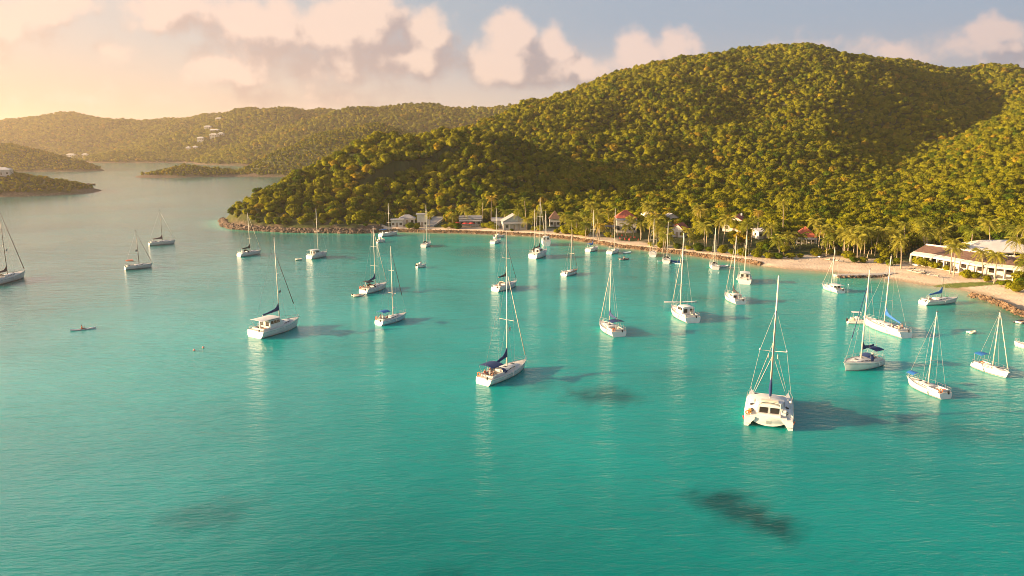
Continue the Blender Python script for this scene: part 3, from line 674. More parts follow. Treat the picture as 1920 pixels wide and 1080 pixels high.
# ================================================================ people
def person(name, loc, rz, pose, label, group=None, top=(.6,.1,.05), shorts=(.05,.07,.15), skin='skin', hair='hair', parent_z=0):
    """one continuous skinned body; clothing and hair are its parts.  x forward, z up, origin at the feet / seat contact"""
    if pose == 'stand':
        J = {'pel': (0,0,.93), 'bel': (0,0,1.10), 'che': (0,0,1.36), 'nek': (0,0,1.50), 'hd0': (.01,0,1.60), 'hd1': (.02,0,1.72)}
        leg = lambda s: [(0,s*.10,.88), (.02,s*.11,.48), (-.01,s*.11,.08), (.14,s*.12,.035)]
        arm = lambda s: [(0,s*.19,1.41), (.02,s*.25,1.12), (.12,s*.24,.88), (.16,s*.23,.80)]
    elif pose == 'sit':
        J = {'pel': (0,0,.10), 'bel': (-.02,0,.27), 'che': (-.02,0,.52), 'nek': (0,0,.66), 'hd0': (.02,0,.76), 'hd1': (.03,0,.88)}
        leg = lambda s: [(.03,s*.10,.09), (.45,s*.13,.12), (.50,s*.13,-.30), (.63,s*.13,-.36)]
        arm = lambda s: [(-.02,s*.19,.57), (.05,s*.25,.30), (.28,s*.20,.22), (.36,s*.18,.20)]
    else:   # paddling, legs stretched forward
        J = {'pel': (0,0,.10), 'bel': (-.03,0,.27), 'che': (-.02,0,.52), 'nek': (.01,0,.66), 'hd0': (.03,0,.76), 'hd1': (.04,0,.88)}
        leg = lambda s: [(.05,s*.10,.09), (.45,s*.15,.22), (.84,s*.12,.06), (.90,s*.12,.18)]
        arm = lambda s: [(-.01,s*.19,.57), (.18,s*.28,.40), (.42,s*.26,.46), (.49,s*.25,.47)]
    def skinned(nm, chains, m, par):
        vs = []; es = []; rr = []
        for ch in chains:
            prev = None
            for it in ch:
                if isinstance(it, int): prev = it; continue
                vs.append(it[0]); rr.append(it[1])
                if prev is not None: es.append((prev, len(vs)-1))
                prev = len(vs)-1
        me = bpy.data.meshes.new(nm); me.from_pydata(vs, es, []); o = bpy.data.objects.new(nm, me); COL.objects.link(o)
        md = o.modifiers.new('skin', 'SKIN'); me.skin_vertices.new() if not me.skin_vertices else None
        for i, r in enumerate(rr):
            sv = me.skin_vertices[0].data[i]; sv.radius = r if isinstance(r, tuple) else (r, r); sv.use_root = (i == 0)
        o.modifiers.new('sub', 'SUBSURF').levels = 1; o.modifiers['sub'].render_levels = 1
        me.materials.append(m)
        if par: o.parent = par
        return o
    ch = [[(J['pel'], (.15,.11)), (J['bel'], (.13,.10)), (J['che'], (.17,.11)), (J['nek'], .055), (J['hd0'], (.075,.085)), (J['hd1'], (.07,.085))]]
    n0 = 6
    for s in (-1, 1):
        L = leg(s); ch.append([0, (L[0], .085), (L[1], .058), (L[2], .04), (L[3], .035)]); 
    for s in (-1, 1):
        A = arm(s); ch.append([2, (A[0], .055), (A[1], .042), (A[2], .030), (A[3], (.035,.018))])
        base = n0 + 8 + (0 if s < 0 else 4) + 3
        f = Vector(A[3]); d = (Vector(A[3])-Vector(A[2])).normalized()
    body = skinned('person', ch, M[skin], None)
    body.location = loc; body.rotation_euler = (0, 0, rz); tag(body, label, 'person', group)
    # hands: five short fingers each
    for s in (-1, 1):
        A = arm(s); f = Vector(A[3]); d = (Vector(A[3])-Vector(A[2])).normalized(); mbh = MB()
        for k in range(4):
            o_ = Vector((0, (k-1.5)*.019, 0)); L_ = (.075,.085,.08,.062)[k]
            mbh.tube([f+o_, f+o_+d*L_*.55, f+o_+d*L_*.9+Vector((0,0,-.02))], [.009,.0085,.006], 5)
        mbh.tube([f+Vector((0,-s*.03,0))-d*.03, f+Vector((0,-s*.055,-.01)), f+Vector((0,-s*.06,-.02))+d*.03], [.010,.009,.007], 5)
        mbh.build('hand', M[skin], body, True)
    sm = mat('shirt_cloth', top, .8, .15, 8); st = mat('shorts_cloth', shorts, .8, .15, 8)
    A1, A2 = arm(-1), arm(1); mid = lambda a, b, t: tuple(Vector(a).lerp(Vector(b), t))
    skinned('shirt', [[(mid(J['pel'], J['bel'], .3), (.165,.125)), (J['bel'], (.150,.118)), (J['che'], (.182,.125)), (mid(J['che'], J['nek'], .55), (.085,.075))],
                      [2, (A1[0], .068), (mid(A1[0], A1[1], .65), .06)], [2, (A2[0], .068), (mid(A2[0], A2[1], .65), .06)]], sm, body)
    L1, L2 = leg(-1), leg(1)
    skinned('shorts', [[(J['pel'], (.168,.128)), (L1[0], .10), (mid(L1[0], L1[1], .7), .085)], [0, (L2[0], .10), (mid(L2[0], L2[1], .7), .085)]], st, body)
    h = Vector(J['hd1']); MB().ball((h.x-.015, 0, h.z+.005), .098, 7, .95).build('hair', M[hair], body, True)
    fb = MB(); hd = Vector(J['hd0']); fb.add([(hd.x+.075,-.012,hd.z+.03), (hd.x+.075,.012,hd.z+.03), (hd.x+.105,0,hd.z+.02), (hd.x+.078,0,hd.z+.07)], [(0,1,2),(1,3,2),(3,0,2)])
    fb.build('nose', M[skin], body)
    for s in (-1, 1): MB().ball((hd.x+.076, s*.032, hd.z+.062), .011, 5).build('eye', M['hair'], body)
    MB().box((hd.x+.079, 0, hd.z-.015), (.01,.045,.01)).build('mouth', M['red'], body)
    return body

# ================================================================ sailing boats
def lerp(a, b, t): return a+(b-a)*t
class Hull:
    def __init__(s, L, B, F, stern=.78): s.L, s.B, s.F, s.st = L, B, F, stern
    def hb(s, t):
        if t < .42: f = s.st+(1-s.st)*math.sin(math.pi/2*t/.42)
        else: f = max(0, 1-((t-.42)/.58)**2.3)**.92
        return max(.015, s.B/2*f)
    def sheer(s, t): return s.F*(.90+.34*t**1.7)
    def X(s, t, z=None):
        z = s.sheer(t) if z is None else z; q = z/s.F
        return -s.L/2+s.L*.93*t+.07*s.L*t**5*(.25+.75*max(q, -.2))/1.05+.035*s.L*(1-t)**6*q
def make_hull(root, H, m, stripe='stripe', deckm='deck'):
    T = [0,.04,.1,.18,.27,.36,.45,.54,.63,.72,.80,.87,.93,.97,1.0]; prof = [(1.0,1.0),(1.0,.80),(.97,.52),(.91,.25),(.80,.04),(.55,-.22),(0,-.34)]
    rings = []
    for t in T:
        b = H.hb(t); z0 = H.sheer(t); half = [(b*k*(1-.10*t*(1-q)), q*z0 if q > 0 else q) for k, q in prof]
        rings.append([(H.X(t, z), y, z) for y, z in half] + [(H.X(t, z), -y, z) for y, z in reversed(half[:-1])])
    hull = MB().loft(rings, False, True).build('hull', m, root, 40)
    # boot stripe just above the water and a thin cove line, standing 3 mm proud
    for nm, za, zb, mm in (('boot_stripe', .06, .15, M[stripe]), ('cove_line', None, None, M[stripe])):
        sb = MB()
        for s in (-1, 1):
            ring = []
            for t in T:
                b = H.hb(t); z0 = H.sheer(t); a_, b_ = (za, zb) if za is not None else (z0*.80, z0*.80+.035)
                def yy(z):
                    q = z/z0
                    for (k0, q0), (k1, q1) in zip(prof, prof[1:]):
                        if q1 <= q <= q0: return b*(k1+(k0-k1)*(q-q1)/(q0-q1+1e-9))*(1-.10*t*(1-q))
                    return b
                ring.append([(H.X(t, a_)+.004*t, s*(yy(a_)+.006), a_), (H.X(t, b_)+.004*t, s*(yy(b_)+.006), b_)])
            sb.loft(ring, False, False)
        sb.build(nm, mm, hull)
    d = MB(); ring = []
    for t in T:
        b = H.hb(t)*.965; z = H.sheer(t)-.03
        ring.append([(H.X(t), b*k, z+.07*(1-k*k)*min(1, b)) for k in (1,.6,.2,-.2,-.6,-1)])
    d.loft(ring, False, False); d.build('deck', M[deckm], root, True)
    tr = MB()
    for s in (-1, 1): tr.tube([(H.X(t), s*H.hb(t)*.985, H.sheer(t)+.02) for t in T], .028, 5)
    tr.build('toe_rail', M['teak' if deckm == 'teak' else 'gel'], root)
    return hull
def make_coachroof(root, H, t0, t1, h, wf=.60, winm='glass', nwin=3):
    mb = MB(); ring = []; N = 9
    for i in range(N):
        q = i/(N-1); t = lerp(t0, t1, q); w = H.hb(t)*wf*(1-.25*q); z = H.sheer(t)-.02
        hh = h*(1.0 if q < .55 else max(.06, 1-((q-.55)/.45)**1.6)); x = H.X(t)
        ring.append([(x, w, z), (x, w*.90, z+hh*.85), (x, w*.55, z+hh*1.05), (x, 0, z+hh*1.12), (x, -w*.55, z+hh*1.05), (x, -w*.90, z+hh*.85), (x, -w, z)])
    c = mb.loft(ring, False, True).build('coachroof', M['gel'], root, 35)
    for s in (-1, 1):
        for k in range(nwin):
            qa = .10+.62*k/nwin; qb = qa+.62/nwin-.045; v = []
            for q, f in ((qa, .28), (qb, .28), (qb, .66), (qa, .66)):
                t = lerp(t0, t1, q); w = H.hb(t)*wf*(1-.25*q); z = H.sheer(t)-.02; hh = h*(1.0 if q < .55 else max(.06, 1-((q-.55)/.45)**1.6))
                v.append((H.X(t), s*(w*(1-.10*f/.85)+.012), z+hh*f))
            MB().add(v, [(0,1,2,3)] if s < 0 else [(3,2,1,0)]).build('window', M[winm], c)
    for q in (.35, .75):
        t = lerp(t0, t1, q); MB().box((H.X(t), 0, H.sheer(t)+h*(1.1 if q < .5 else .92)), (.5,.5,.05)).build('hatch', M['glass'], c)
    return c
def wheel(root, x, z):
    mb = MB(); mb.box((x+.15, 0, z+.45), (.28,.26,.9), taper=.8); mb.torus((x-.05, 0, z+.85), .42, .022, Matrix.Rotation(R(80), 3, 'Y'), 16, 5)
    for k in range(3): a = k*math.pi/3; mb.tube([(x-.05, math.cos(a)*.42, z+.85+math.sin(a)*.42), (x-.05, -math.cos(a)*.42, z+.85-math.sin(a)*.42)], .012, 4)
    mb.build('steering_wheel', M['steel'], root)
def make_cockpit(root, H, t0, t1, stuff=True, seed=1):
    mb = MB(); z = H.sheer(.2); rs = random.Random(seed)
    x0, x1 = H.X(t0), H.X(t1); w = H.hb(.2)
    for s in (-1, 1):
        mb.box(((x0+x1)/2, s*w*.70, z+.16), (x1-x0, .16, .36), taper=.97)
        mb.box(((x0+x1)/2, s*w*.46, z+.08), (x1-x0-.1, w*.36, .16))
    mb.box((x0+.08, 0, z+.14), (.16, w*1.2, .30))
    mb.build('cockpit_coaming', M['gel'], root, 30)
    MB().box(((x0+x1)/2, 0, z+.045), (x1-x0-.2, w*.52, .05)).build('cockpit_sole', M['teak'], root)
    if H.L > 8: wheel(root, lerp(x0, x1, .25), z+.05)
    if stuff:
        for k in range(4):
            s = rs.choice((-1, 1)); m = rs.choice(('teak','red','cream','orange','black','navy'))
            MB().box((lerp(x0, x1, rs.uniform(.15,.9)), s*w*rs.uniform(.36,.5), z+.22), (rs.uniform(.3,.7), .32, .14), rs.uniform(-.3,.3), .85).build('cushion', M[m], root)
def arch(x0, x1, w, z0, h, n=8, t=.03, rise0=1.0, rise1=1.0, m=None, root=None, name='bimini'):
    """canvas stretched over hoops: an arched sheet with thickness"""
    rings = []
    for i in range(6):
        q = i/5; x = lerp(x0, x1, q); k = lerp(rise0, rise1, q)
        up = [(x, w/2*math.cos(math.pi*j/n), z0+h*k*math.sin(math.pi*j/n)**.7) for j in range(n+1)]
        dn = [(x, (w/2-t)*math.cos(math.pi*j/n), z0-t+(h*k-t)*max(0, math.sin(math.pi*j/n))**.7) for j in range(n, -1, -1)]
        rings.append(up+dn)
    return MB().loft(rings, True, True).build(name, m, root, 40)
def canopy(root, x0, x1, w, z, zdeck, m, name='bimini', crown=.16):
    rings = []
    for i in range(5):
        q = i/4; x = lerp(x0, x1, q); s_ = .02*math.sin(q*math.pi)
        up = [(x, w/2*k, z+crown*(1-abs(k)**2.2)+s_) for k in (-1,-.7,-.3,0,.3,.7,1)]; dn = [(a, b, c-.04) for a, b, c in reversed(up)]
        rings.append(up+dn)
    b = MB().loft(rings, True, True).build(name, m, root, 40); mb = MB()
    for s in (-1, 1):
        for x in (x0+.1, x1-.1): mb.tube([(x, s*w*.48, z), (lerp(x, (x0+x1)/2, .5), s*w*.5, zdeck)], .018, 5)
    mb.build('canopy_frame', M['steel'], b)
    return b
def rig(root, H, o, mt=.56, top=15.0, boomlen=None, main=True):
    """mast, spreaders, boom, sail cover, stays"""
    L = H.L; x = H.X(mt); zd = H.sheer(mt)+o.get('mastbase', .3); r = o.get('mr', .085)
    mm = M[o.get('mastmat', 'mast')]
    mast = MB().tube([(x, 0, zd-.5), (x, 0, zd+(top-zd)*.5), (x-.02, 0, top)], [r*1.1, r, r*.7], 8).build('mast', mm, root, True)
    MB().tube([(x,0,top), (x,0,top+.45)], .012, 4).build('antenna', M['wire'], mast)
    MB().box((x-.12,0,top+.12), (.34,.03,.10)).build('wind_vane', M['black'], mast)
    sp = o.get('spreaders', 2); W = H.hb(mt)*.92; zs = []
    for k in range(sp):
        z = zd+(top-zd)*((k+1)/(sp+1))*(.98 if sp > 1 else .95); w = W*(.88 if k == 0 else .66); zs.append((z, w))
        MB().tube([(x-.12, -w, z+.05), (x, 0, z), (x-.12, w, z+.05)], .032, 5).build('spreader', mm, mast)
    fr = o.get('fract', .93); ztop = zd+(top-zd)*fr
    sh = MB()
    for s in (-1, 1):
        pts = [(x-.10, s*W, H.sheer(mt))] + [(x-.12, s*w, z) for z, w in zs] + [(x, 0, ztop)]
        sh.tube(pts, .014, 4)
        if zs: sh.tube([(x-.25, s*W*.96, H.sheer(mt)), (x, 0, zs[0][0]-.1)], .012, 4)
    sh.build('shroud', M['wire'], root)
    if main:
        MB().tube([(x, 0, top), (-L/2+.15, 0, H.sheer(0)+.1)], .014, 4).build('backstay', M['wire'], root)
        bow = (H.X(1)-.12, 0, H.sheer(1)+.05); fs = (x+.08, 0, ztop); fm = o.get('furl', 'cream')
        MB().tube([bow, fs], .016, 4).build('forestay', M['wire'], root)
        if fm: 
            lo = o.get('furlow', .05)
            a = Vector(bow).lerp(Vector(fs), lo); b = Vector(bow).lerp(Vector(fs), .45); c = Vector(bow).lerp(Vector(fs), .95)
            MB().tube([tuple(a), tuple(b), tuple(c)], [o.get('furlr', .085)*1.2, o.get('furlr', .085), .045], 7).build('furled_jib', M[fm], root, True)
    bl = boomlen or L*.36; zb = zd+o.get('boomz', 1.0); rise = o.get('boomrise', .0)
    if o.get('boom', True):
        xe = x-bl
        MB().tube([(x-.05, 0, zb), (xe, 0, zb+rise)], .065, 7).build('boom', mm, root, True)
        cm = o.get('cover')
        if cm:
            rings = []
            for i in range(9):
                q = i/8; xx = lerp(x-.12, xe+.1, q); zz = lerp(zb, zb+rise, q)+.05; hh = lerp(.62, .22, min(1, q*1.3))*(1+.06*math.sin(q*22)); ww = lerp(.20, .13, q)
                if i == 0: hh = 1.45
                elif i == 1: hh = .80
                rings.append([(xx, ww, zz), (xx, ww*.9, zz+hh*.45), (xx, ww*.25, zz+hh), (xx, -ww*.25, zz+hh), (xx, -ww*.9, zz+hh*.45), (xx, -ww, zz), (xx, 0, zz-.14)])
            MB().loft(rings, True, True).build('sail_cover', M[cm], root, 50)
    if o.get('radar'):
        zr = zd+(top-zd)*o['radar']; MB().tube([(x+.30,0,zr), (x+.30,0,zr+.05), (x+.30,0,zr+.22), (x+.30,0,zr+.27)], [.16,.28,.27,.14], 12).build('radar_dome', M['gel'], mast, True)
    if o.get('flag'):
        zf = zd+(top-zd)*o['flag']
        for s in ((-1,) if o.get('flag1') else (-1, 1)):
            rings = [[(x-.15-.17*i, s*(W*.55)+.05*math.sin(i*1.3), zf-.05*i+k*.62) for k in (0, 1)] for i in range(5)]
            MB().loft(rings, False, False).build('flag', M['flag'], mast)
    return mast
M['flag'] = mat('pale_red_flag', (.62,.30,.26), .8, .5, 2.2, col2=(.85,.70,.62))
def rails(root, H, bow=True, stern=True, life=True):
    mb = MB(); zt = .62
    if bow:
        for hh in (zt, zt*.5): mb.tube([(H.X(t), s*H.hb(t)*.95, H.sheer(t)+hh) for s, t in ((-1,.86),(-1,.95),(-1,.99),(1,.99),(1,.95),(1,.86))], .020, 5)
    if stern:
        for hh in (zt, zt*.5): mb.tube([(H.X(t), s*H.hb(t)*.93, H.sheer(t)+hh) for s, t in ((-1,.16),(-1,.02),(1,.02),(1,.16))], .020, 5)
    for s in (-1, 1):
        for t in (.02,.16,.30,.44,.58,.72,.86,.95): mb.tube([(H.X(t), s*H.hb(t)*.95, H.sheer(t)), (H.X(t), s*H.hb(t)*.95, H.sheer(t)+zt)], .016, 4)
        if life: mb.tube([(H.X(t), s*H.hb(t)*.95, H.sheer(t)+zt) for t in (.16,.30,.44,.58,.72,.86)], .010, 4)
    mb.build('guard_rail', M['steel'], root)
BOATS = {}
def place(stern, bow, L=None, z=0):
    S, B = G(*stern), G(*bow); d = B-S; c = (S+B)/2; ang = math.atan2(d.y, d.x)
    return c, ang, (L or d.length)
def toppx(H, root_loc, ang, xt, py):
    x = root_loc.x+math.cos(ang)*xt; y = root_loc.y+math.sin(ang)*xt
    d = ray(960, py); return CAMH + d.z/d.y*y
SAILG = 'sailing boats anchored in the bay'
def sailboat(label, stern, bow, top, L=None, az=None, center=None, **o):
    if center is not None:
        c = G(*center); ang = math.pi/2-R(az); LL = L
    else:
        c, ang, LL = place(stern, bow, L)
        if az is not None: ang = math.pi/2-R(az)
    B = o.get('beam', min(4.3, .22*LL+1.2)); H = Hull(LL, B, o.get('free', .085*LL+.32), o.get('st', .80))
    root = empty(o.get('name', 'sailboat'), (c.x, c.y, 0), ang); tag(root, label, o.get('cat', 'sailboat'), SAILG)
    BOATS[o.get('key', len(BOATS))] = (root, H)
    hull = make_hull(root, H, M[o.get('hull', 'gel')], o.get('stripe', 'stripe'), o.get('deck', 'deck'))
    far = o.get('far', False); mt = o.get('mt', .56)
    z = H.sheer(.3)
    if o.get('pilot'):
        # raised wheelhouse with wrap-round windows
        x0, x1 = H.X(.24), H.X(.58); w = H.hb(.4)*1.45; hh = o.get('pilot'); rings = []
        for x, k, s in ((x0, 1, 1), (x0+.25, 1.02, 1), (x1-.9, 1.0, .96), (x1, .55, .86)):
            rings.append([(x, w/2*s, z), (x, w/2*s*.93, z+hh*k*.55), (x, w/2*s*.86, z+hh*k*.93), (x, w*.25, z+hh*k*1.02), (x, -w*.25, z+hh*k*1.02), (x, -w/2*s*.86, z+hh*k*.93), (x, -w/2*s*.93, z+hh*k*.55), (x, -w/2*s, z)])
        ph = MB().loft(rings, False, True).build('wheelhouse', M['gel'], root, 35)
        for s in (-1, 1):
            for k in range(3):
                xa = lerp(x0+.3, x1-1.0, k/3); xb = xa+(x1-1.3-x0)/3-.12
                MB().add([(xa, s*(w/2*.925+.02), z+hh*.52), (xb, s*(w/2*.925+.02), z+hh*.52), (xb, s*(w/2*.875+.02), z+hh*.86), (xa, s*(w/2*.875+.02), z+hh*.86)], [(0,1,2,3) if s < 0 else (3,2,1,0)]).build('window', M['glass'], ph)
            MB().box((x0-.01, s*w*.23, z+hh*.52), (.04, w*.26, hh*.5)).build('window', M['glass'], ph)
        make_coachroof(root, H, .57, .86, .38, .66, nwin=2)
        if o.get('hardtop'):
            canopy(root, H.X(.03), H.X(.50), w*.98, z+hh*1.10, z+.1, M['gel'], 'hardtop', .10)
    else:
        make_coachroof(root, H, .38, .82, .045*LL*.5+.16, .62, nwin=3)
    make_cockpit(root, H, .07, .37 if not o.get('pilot') else .23, not far, seed=len(BOATS))
    if o.get('hood'):
        arch(H.X(.34), H.X(.44), H.hb(.4)*1.35, z+.12, 1.05, rise0=1.0, rise1=.5, m=M[o['hood']], root=root, name='spray_hood')
    if o.get('bimini'):
        canopy(root, H.X(.05), H.X(.33), H.hb(.2)*1.6, z+1.75, z+.1, M[o['bimini']], 'bimini', .22)
    zt = toppx(H, c, ang, H.X(mt), top)
    if o.get('mast', True): rig(root, H, o, mt, zt)
    if o.get('ketch'):
        o2 = dict(o); o2['spreaders'] = 1; o2['radar'] = None; o2['flag'] = None; o2['mastbase'] = .1; o2['mr'] = .06
        rig(root, H, o2, .14, toppx(H, c, ang, H.X(.14), o['ketch']), LL*.2, main=False)
    rails(root, H, life=not far)
    if o.get('ring'):
        MB().torus((H.X(.01), H.hb(0)*.7, H.sheer(0)+.45), .30, .07, Matrix.Rotation(R(90), 3, 'Y')).build('life_ring', M['orange'], root)
    if o.get('davit'):
        mb = MB()
        for s in (-1, 1): mb.tube([(H.X(0)+.3, s*.8, H.sheer(0)), (H.X(0)-.2, s*.8, H.sheer(0)+1.3), (H.X(0)-1.1, s*.8, H.sheer(0)+1.4)], .04, 5)
        mb.build('davit', M['steel'], root)
    if o.get('goal'):   # stern arch with solar panel
        mb = MB(); w = H.hb(.06)
        mb.tube([(H.X(.05), -w*.9, z), (H.X(.03), -w*.85, z+1.9), (H.X(.03), w*.85, z+1.9), (H.X(.05), w*.9, z)], .035, 5)
        mb.build('stern_arch', M['steel'], root)
        MB().box((H.X(.03), 0, z+1.97), (1.1, w*1.6, .05)).build('solar_panel', M['glass'], root)
    if not far:
        MB().box((H.X(.02)-.12, -H.hb(0)*.45, H.sheer(0)+.05), (.28,.26,.5), taper=.7).build('outboard_motor', M['black'], root)
        for k, s in ((.3, 1), (.5, -1)):
            MB().tube([(H.X(k), s*(H.hb(k)+.09), H.sheer(k)-.12), (H.X(k), s*(H.hb(k)+.12), H.sheer(k)-.2), (H.X(k), s*(H.hb(k)+.12), H.sheer(k)-.6), (H.X(k), s*(H.hb(k)+.10), H.sheer(k)-.68)], [.05,.10,.10,.05], 8).build('fender', M['gel'], root, True)
        MB().tube([(H.X(.97), 0, H.sheer(1)+.03), (H.X(1)+.25, 0, H.sheer(1)+.02)], .05, 5).build('anchor_roller', M['steel'], root)
    return root, H

def catamaran(label, center, az, L, B, top):
    c = G(*center); ang = math.pi/2-R(az); root = empty('catamaran', (c.x, c.y, 0), ang); tag(root, label, 'catamaran', None)
    F = 1.5; hw = .85; yc = B/2-hw*.75
    T = [0,.05,.12,.25,.4,.55,.7,.82,.92,1.0]
    for s in (-1, 1):
        rings = []
        for t in T:
            b = hw/2*1.5*(.85+.15*math.sin(min(1, t/.4)*math.pi/2) if t < .4 else max(.03, 1-((t-.4)/.6)**2.2)); z0 = F*(.86 if t < .03 else .92 if t < .08 else .95+.02*t)
            X = lambda z: -L/2+L*t+(-.25*(1-t)**4*(1-z/F))
            rings.append([(X(z0), s*(yc+b*k), z0*q if q > 0 else q) for k, q in ((.8,1),(1,.85),(1.02,.5),(1.0,.1),(.8,-.3),(.2,-.3),(-.15,.05),(-.75,.45),(-1.5,.8),(-1.5,1))])
        h = MB().loft(rings, True, True).build('hull', M['gel'], root, 40)
        MB().box((-L/2+.05, yc*s, .42), (.5, hw*.8, .06)).build('swim_step', M['deck'], h)
        MB().tube([(-L/2-.02, yc*s+s*.55, .95), (-L/2+.6, yc*s+s*.72, 1.1)], .10, 7).build('fender', M['orange' if s < 0 else 'red'], h, True)
        MB().add([(-L*.1, s*(B/2+.012), .95), (L*.12, s*(B/2+.0), .95), (L*.12, s*(B/2-.01), 1.15), (-L*.1, s*(B/2+.002), 1.15)], [(0,1,2,3) if s < 0 else (3,2,1,0)]).build('window', M['glass'], h)
    # bridge deck: a smooth dome from rail to rail, with a rounded nacelle underneath
    rings = []
    for x, k, hh in ((-L/2+1.15, .985, 1.15), (-L/2+1.6, 1.0, 1.45), (-L*.15, 1.0, 1.62), (L*.08, .99, 1.35), (L*.20, .96, .85), (L*.30, .90, .40)):
        w = B/2*k; up = [(x, w*math.cos(math.pi*j/14), 1.22+hh*math.sin(math.pi*j/14)**.75) for j in range(15)]
        dn = [(x, -w*.84*math.cos(math.pi*j/10), 1.12-.72*math.sin(math.pi*j/10)**1.5*(1 if x < L*.2 else .7)) for j in range(11)]
        rings.append(up+dn)
    MB().loft(rings, True, True).build('bridge_deck', M['gel'], root, 50)
    rings = []
    for x, k in ((-L/2+.22, .94), (-L/2+.36, 1.0), (-L/2+1.3, 1.02)):
        up = [(x, B*.36*c_, 1.50) for c_ in (1, .5, 0, -.5, -1)]; dn = [(x, -B*.38*k*math.cos(math.pi*j/12), 1.10-(.98*k)*math.sin(math.pi*j/12)**1.3) for j in range(13)]
        rings.append(up+dn)
    MB().loft(rings, True, True).build('transom', M['gel'], root, 50)
    for s in (-1, 1):
        MB().torus((-L/2+1.12, s*B*.345, 1.95), .20, .05, Matrix.Rotation(R(90), 3, 'Y')).build('porthole', M['glass'], root)
    MB().box((-L/2+.20, 0, .72), (.05, .62, .46)).build('boarding_ladder', M['steel'], root)
    # saloon with two large aft windows
    x0 = -L/2+1.25; rings = []
    for x, w, h0 in ((x0-.38, 1.72, 3.02), (x0+.5, 2.1, 3.18), (x0+2.4, 2.05, 3.12), (x0+3.6, 1.7, 2.75), (x0+4.5, 1.1, 2.0)):
        rings.append([(x, w, 1.35), (x, w*.97, 2.2), (x, w*.86, h0-.22), (x, w*.5, h0), (x, 0, h0+.06), (x, -w*.5, h0), (x, -w*.86, h0-.22), (x, -w*.97, 2.2), (x, -w, 1.35)])
    sal = MB().loft(rings, False, True).build('saloon', M['gel'], root, 40)
    for y in (-.72, .72):
        w_ = MB().box((x0-.42, y, 2.22), (.05, 1.10, .86)).build('window', M['glass'], sal)
    MB().box((x0-.45, 0, 2.25), (.07,.12,1.1)).build('mullion', M['gel'], sal); MB().box((x0-.45, 0, 2.72), (.07,2.9,.10)).build('window_frame', M['gel'], sal)
    for s in (-1, 1):
        MB().add([(x0+.7, s*2.04, 2.62), (x0+2.6, s*2.02, 2.60), (x0+2.5, s*1.90, 2.85), (x0+.8, s*1.92, 2.87)], [(0,1,2,3) if s < 0 else (3,2,1,0)]).build('window', M['glass'], sal)
        MB().tube([(x0+.9, s*2.3, 2.36), (x0+.9, s*2.36, 2.50)], .24, 12).build('deck_hatch', M['glass'], root)
    # hard roof over the cockpit
    rings = []
    for x, w in ((-L/2+.80, 1.45), (-L/2+1.05, 1.65), (x0+1.0, 1.9), (x0+1.4, 1.8)):
        up = [(x, w*k, 3.30+.18*(1-k*k)) for k in (1,.6,.2,-.2,-.6,-1)]; rings.append(up+[(a, b, d-.10) for a, b, d in reversed(up)])
    ht = MB().loft(rings, True, True).build('hardtop', M['gel'], root, 40)
    for s in (-1, 1): MB().tube([(-L/2+.85, s*1.4, 1.5), (-L/2+.95, s*1.4, 3.32)], .05, 6).build('post', M['gel'], ht)
    MB().box((-L/2+1.0, 0, 3.60), (.7, 2.2, .12)).build('roof_rack', M['cream'], ht)
    # cockpit bench, table, wheel
    MB().box((-L/2+.62, 0, 1.66), (.45, 3.0, .35)).build('bench', M['gel'], root)
    MB().box((-L/2+1.0, -1.9, 2.0), (.35,.5,.9)).build('helm_console', M['gel'], root)
    MB().torus((-L/2+.75, -1.9, 2.4), .32, .03, Matrix.Rotation(R(80), 3, 'Y')).build('steering_wheel', M['steel'], root)
    # mast
    x = x0+2.6; ztop = toppx(None, c, ang, x, top)
    mast = MB().tube([(x,0,2.7), (x,0,(2.7+ztop)/2), (x,0,ztop)], [.15,.13,.10], 9).build('mast', M['mast'], root, True)
    MB().tube([(x-.19,0,3.4), (x-.17,0,3.2+(ztop-3.2)*.72)], [.07,.05], 6).build('sail_track', M['mastdark'], mast)
    zs = 2.7+(ztop-2.7)*.40; w = 1.75
    MB().tube([(x-.5,-w,zs+.2), (x,0,zs), (x-.5,w,zs+.2)], .035, 6).build('spreader', M['mast'], mast)
    for s in (-1, 1):
        MB().ball((x-.5, s*w, zs+.28), .13, 6).build('spreader_tip', M['gel'], mast)
        rg = [[(x-.4-.13*i, s*.62+.04*math.sin(i*1.5), zs-.85+k*.62) for k in (0,1)] for i in range(5)]
        MB().loft(rg, False, False).build('flag', M['flag'], mast)
    sh = MB()
    for s in (-1, 1):
        sh.tube([(x-.9, s*(B/2-.15), 1.6), (x-.5, s*w, zs+.2), (x, 0, 2.7+(ztop-2.7)*.74)], .014, 4)
        sh.tube([(x-.7, s*(B/2-.35), 1.6), (x, 0, zs-.5)], .02, 4); sh.tube([(x+.3, s*(B/2-.4), 1.6), (x, 0, zs+1.6)], .016, 4)
    sh.tube([(L/2-.4, 0, 1.6), (x, 0, 2.7+(ztop-2.7)*.75)], .025, 4)
    sh.build('shroud', M['wire'], root)
    MB().tube([(L/2-.4, 0, 1.8), (x+.1, 0, 2.7+(ztop-2.7)*.72)], .08, 7).build('furled_jib', M['cream'], root, True)
    MB().tube([(x, 0, 4.2), (x-3.6, 0, 4.3)], .10, 7).build('boom', M['mast'], root, True)
    rings = []
    for i in range(9):
        q = i/8; xx = lerp(x-.15, x-3.5, q); hh = (1.9, .95, .6, .5, .42, .38, .34, .3, .2)[i]; ww = lerp(.24,.14,q)
        rings.append([(xx, ww, 4.28), (xx, ww*.8, 4.28+hh*.5), (xx, ww*.2, 4.28+hh), (xx, -ww*.2, 4.28+hh), (xx, -ww*.8, 4.28+hh*.5), (xx, -ww, 4.28), (xx, 0, 4.12)])
    MB().loft(rings, True, True).build('sail_cover', M['navy'], root, 50)
